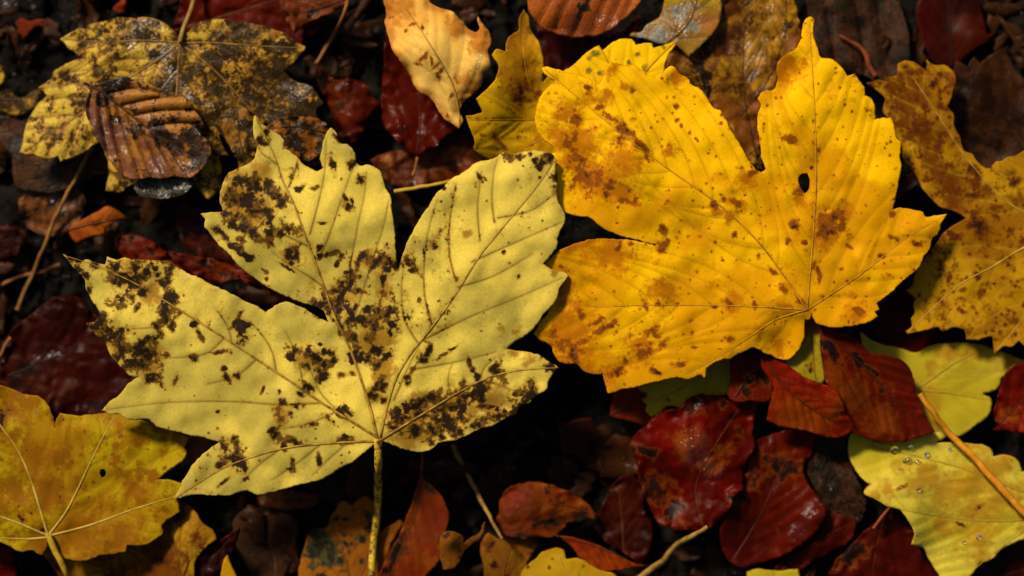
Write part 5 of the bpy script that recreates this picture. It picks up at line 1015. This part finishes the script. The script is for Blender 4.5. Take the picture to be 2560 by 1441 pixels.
     rust=[(930, 860, 36), (950, 840, 34), (920, 830, 26), (960, 930, 30, 1.6, 90), (940, 990, 26), (600, 470, 50), (640, 520, 46), (585, 520, 36), (650, 430, 30), (330, 680, 50), (380, 735, 34), (290, 860, 44), (370, 900, 44), (700, 1060, 26), (700, 1030, 20), (1060, 1030, 60), (1140, 1020, 60), (1010, 1060, 46), (1230, 1010, 50), (1030, 1085, 40, 2, 0), (920, 650, 24), (760, 890, 34), (800, 915, 26), (850, 745, 40), (955, 715, 26, 2, 95), (970, 655, 24), (1090, 617, 13), (1162, 587, 14), (1255, 825, 11), (1275, 880, 20), (1320, 900, 24), (1290, 830, 14), (1385, 480, 14), (1385, 675, 14), (870, 515, 18), (730, 635, 24)],
     spots=150, spot_r=(1.6, 3.4), stalk=[(945, 1100), (946, 1150), (946, 1200), (945, 1250), (941, 1300), (936, 1350), (932, 1400), (928, 1450), (926, 1490)], stalk_r=10.5, stalkmat=mottled_stalk, lift=[(640, 300, 40, 6), (1150, 650, 200, 14), (640, 1150, 120, 8)], group=MAPLES)
twig('leaf_stalk', 'long smooth orange stalk crossing the lemon leaf beaded with drops', 'stalk', [(2300, 985), (2325, 1020), (2352, 1058), (2400, 1112), (2440, 1150), (2480, 1192), (2520, 1238), (2565, 1288), (2640, 1370)], 9.5, orange_stalk, lift=16, group=STALKS, taper=(0.75, 1.05), knobs=False)

# ------------------------------------------------------------------ water drops
wm = NT("water"); _b = wm.n("ShaderNodeBsdfPrincipled")
_b.inputs['Base Color'].default_value = (1, 1, 1, 1); _b.inputs['Roughness'].default_value = 0.02; _b.inputs['IOR'].default_value = 1.33; _b.inputs['Transmission Weight'].default_value = 1.0
_o = wm.n("ShaderNodeOutputMaterial"); wm.t.links.new(_b.outputs[0], _o.inputs[0])


def water_drop(x, y, r, label):
    z = float(bil(S, np.array([[x, y]]))[0]) + 1.0
    n, m = 14, 5
    V = [(x, y, z + r * 0.62)]; F = []
    for j in range(1, m + 1):
        a = j / m * math.pi / 2
        for i in range(n):
            b = 2 * math.pi * i / n
            V.append((x + r * math.sin(a) * math.cos(b), y + r * 0.9 * math.sin(a) * math.sin(b), z + r * 0.62 * math.cos(a)))
    for i in range(n):
        F.append((0, 1 + (i + 1) % n, 1 + i))
        for j in range(m - 1):
            q = 1 + j * n
            F.append((q + i, q + (i + 1) % n, q + n + (i + 1) % n, q + n + i))
    F.append(tuple(1 + (m - 1) * n + i for i in range(n)))
    V = np.array(V)
    o = mesh_obj('water_drop', P(V[:, 0], V[:, 1], V[:, 2]), F, wm.m, None, P(x, y, z))
    tag(o, label, 'water drop', 'water drops on the lemon leaf')


for x, y, r, l in [(2236, 1126, 11, 'roundest water drop on the lemon leaf near the red leaf edge'), (2278, 1122, 9, 'flat water drop right under the red leaf margin on the lemon leaf'),
                   (2318, 1137, 8, 'small drop between two brown stains on the lemon leaf top'), (2272, 1154, 12, 'largest water drop at the middle of the lemon leaf cluster'),
                   (2262, 1154, 6, 'tiny drop touching the largest drop on the lemon leaf'), (2294, 1156, 7, 'drop just beside the brown vein stain on the lemon leaf'),
                   (2252, 1174, 7, 'lowest small drop of the upper cluster on the lemon leaf'), (2296, 1226, 8, 'lone water drop lower down the lemon leaf'),
                   (2376, 1125, 6, 'small drop close to the long orange stalk on the lemon leaf'), (2448, 1344, 8, 'drop on the lower stained part of the lemon leaf'),
                   (2412, 1356, 7, 'faint drop near the lowest point of the lemon leaf')]:
    water_drop(x, y, r, l)


# ------------------------------------------------------------------ uncountable crumbs and litter
def litter():
    rs = np.random.RandomState(5)
    V, F, n0 = [], [], 0

    def frag(x, y, L, W, ang, z, tl, cup):
        nonlocal n0
        nu, nv = 8, 5
        u = np.linspace(0, 1, nu); v = np.linspace(-1, 1, nv)
        Uu, Vv = np.meshgrid(u, v, indexing='ij')
        w = W * np.clip(np.sin(np.pi * np.clip(Uu * (0.5 + 0.48 * rs.rand()) + 0.02, 0, 1)), 0.08, 1) ** 0.8 * (0.75 + 0.9 * (rs.rand(nu, nv) - 0.4) * np.abs(Vv))
        px = (Uu - 0.5) * L + 0.16 * L * (rs.rand(nu, nv) - 0.5) * ((Uu < 0.01) | (Uu > 0.99) | (np.abs(Vv) > 0.99)); py = Vv * w + 0.12 * L * np.sin(Uu * 2.2 + ang * 3)
        zz = z + cup * (Vv ** 2) * L * 0.10 + tl * px + 0.05 * L * np.sin(Uu * 5 + ang) + 2 * np.abs(np.sin(Uu * 16 + np.abs(Vv) * 3)) + 5 * (rs.rand(nu, nv) - 0.5)
        c, s = math.cos(ang), math.sin(ang)
        X = x + px * c - py * s; Y = y + px * s + py * c
        V.append(np.stack([X.ravel(), Y.ravel(), zz.ravel()], 1))
        idx = np.arange(nu * nv).reshape(nu, nv) + n0; n0 += nu * nv
        F.append(np.stack([idx[:-1, :-1], idx[1:, :-1], idx[1:, 1:], idx[:-1, 1:]], -1).reshape(-1, 4))

    tints = []
    for k in range(1500):
        inner = k < 1250
        x, y = (rs.uniform(-180, 2740), rs.uniform(-150, 1590)) if inner else (rs.uniform(-1300, 3860), rs.uniform(-1100, 2540))
        q = np.array([[x, y]])
        inb = GX0 + 10 < x < GX1 - 10 and GY0 + 10 < y < GY1 - 10
        if not inner and -170 < x < 2730 and -140 < y < 1580:
            continue
        sup = float(bil(S, q)[0]) if inb else 0.0
        if inner and sup > 34:
            continue
        if not inner and sup > 70:
            continue
        L = rs.uniform(35, 120) * (1.7 if rs.rand() < 0.15 else 1) if inner else rs.uniform(170, 420)
        W = L * rs.uniform(0.16, 0.4)
        frag(x, y, L, W, rs.uniform(0, 6.28), (sup + rs.uniform(6, 22)) if inner else rs.uniform(16, 90), rs.uniform(-0.3, 0.3), rs.uniform(-1.0, 1.2))
        tints.append(np.full(40, rs.rand() ** 2.4))
    tints = np.concatenate(tints)
    V_ = np.concatenate(V); F_ = np.concatenate(F)
    o = mesh_obj('leaf_litter', P(V_[:, 0], V_[:, 1], V_[:, 2]), F_.astype(np.int32), leaf_mat('litter', **dict(DKBROWN, base=(0.014, 0.007, 0.005), base2=(0.048, 0.015, 0.004), gain=0.7, wet=0.3, spec=0.4)), None, None,
                 {'mk_tint': tints * 0.9, 'mk_wet': np.where(rs.rand(len(V_)) < 0.12, 0.4, -1.0), 'mk_edge': np.full(len(V_), 100.0), 'mk_dark': np.full(len(V_), -0.4)}, True, 0.0002)
    o['kind'] = 'stuff'; o['label'] = 'small dark leaf fragments strewn over the wet soil'
    # crumbs of earth
    V, F, n0 = [], [], 0
    ico = [(0, 0, 1), (0.9, 0, 0.2), (0.28, 0.85, 0.2), (-0.72, 0.53, 0.2), (-0.72, -0.53, 0.2), (0.28, -0.85, 0.2), (0, 0, -0.6)]
    fc = [(0, 1, 2), (0, 2, 3), (0, 3, 4), (0, 4, 5), (0, 5, 1), (6, 2, 1), (6, 3, 2), (6, 4, 3), (6, 5, 4), (6, 1, 5)]
    q = rs.uniform((-200, -160), (2760, 1600), (9000, 2))
    cl = fbm(q, 90, 3, 77) ; q = q[cl > 0.5]
    sup = bil(S, q); so = soil_h(q); ok = sup - so < 4; q = q[ok]; sup = sup[ok]
    for (x, y), z in zip(q[:3500], sup[:3500]):
        r = rs.uniform(1.5, 5.5) * (2.2 if rs.rand() < 0.05 else 1)
        a = rs.uniform(0, 6.28); c, s = math.cos(a), math.sin(a)
        for v in ico:
            j = rs.uniform(0.65, 1.3)
            V.append((x + r * j * (v[0] * c - v[1] * s), y + r * j * (v[0] * s + v[1] * c), z + r * j * v[2] * 0.8))
        F += [tuple(n0 + k for k in f) for f in fc]; n0 += 7
    V_ = np.array(V)
    t = NT('crumb'); pos = t.n("ShaderNodeTexCoord").outputs['Object']; nz = t.noise(pos, 300, 4, 0.6, 4.0)
    b = t.n("ShaderNodeBsdfPrincipled"); t.set(b.inputs['Base Color'], t.mix(t.smooth(nz, 0.35, 0.7), (0.010, 0.008, 0.007), (0.05, 0.04, 0.032))); b.inputs['Roughness'].default_value = 0.35
    out = t.n("ShaderNodeOutputMaterial"); t.t.links.new(b.outputs[0], out.inputs[0])
    o = mesh_obj('soil_crumbs', P(V_[:, 0], V_[:, 1], V_[:, 2]), np.array(F, np.int32), t.m)
    o['kind'] = 'stuff'; o['label'] = 'loose crumbs of dark wet earth'


litter()
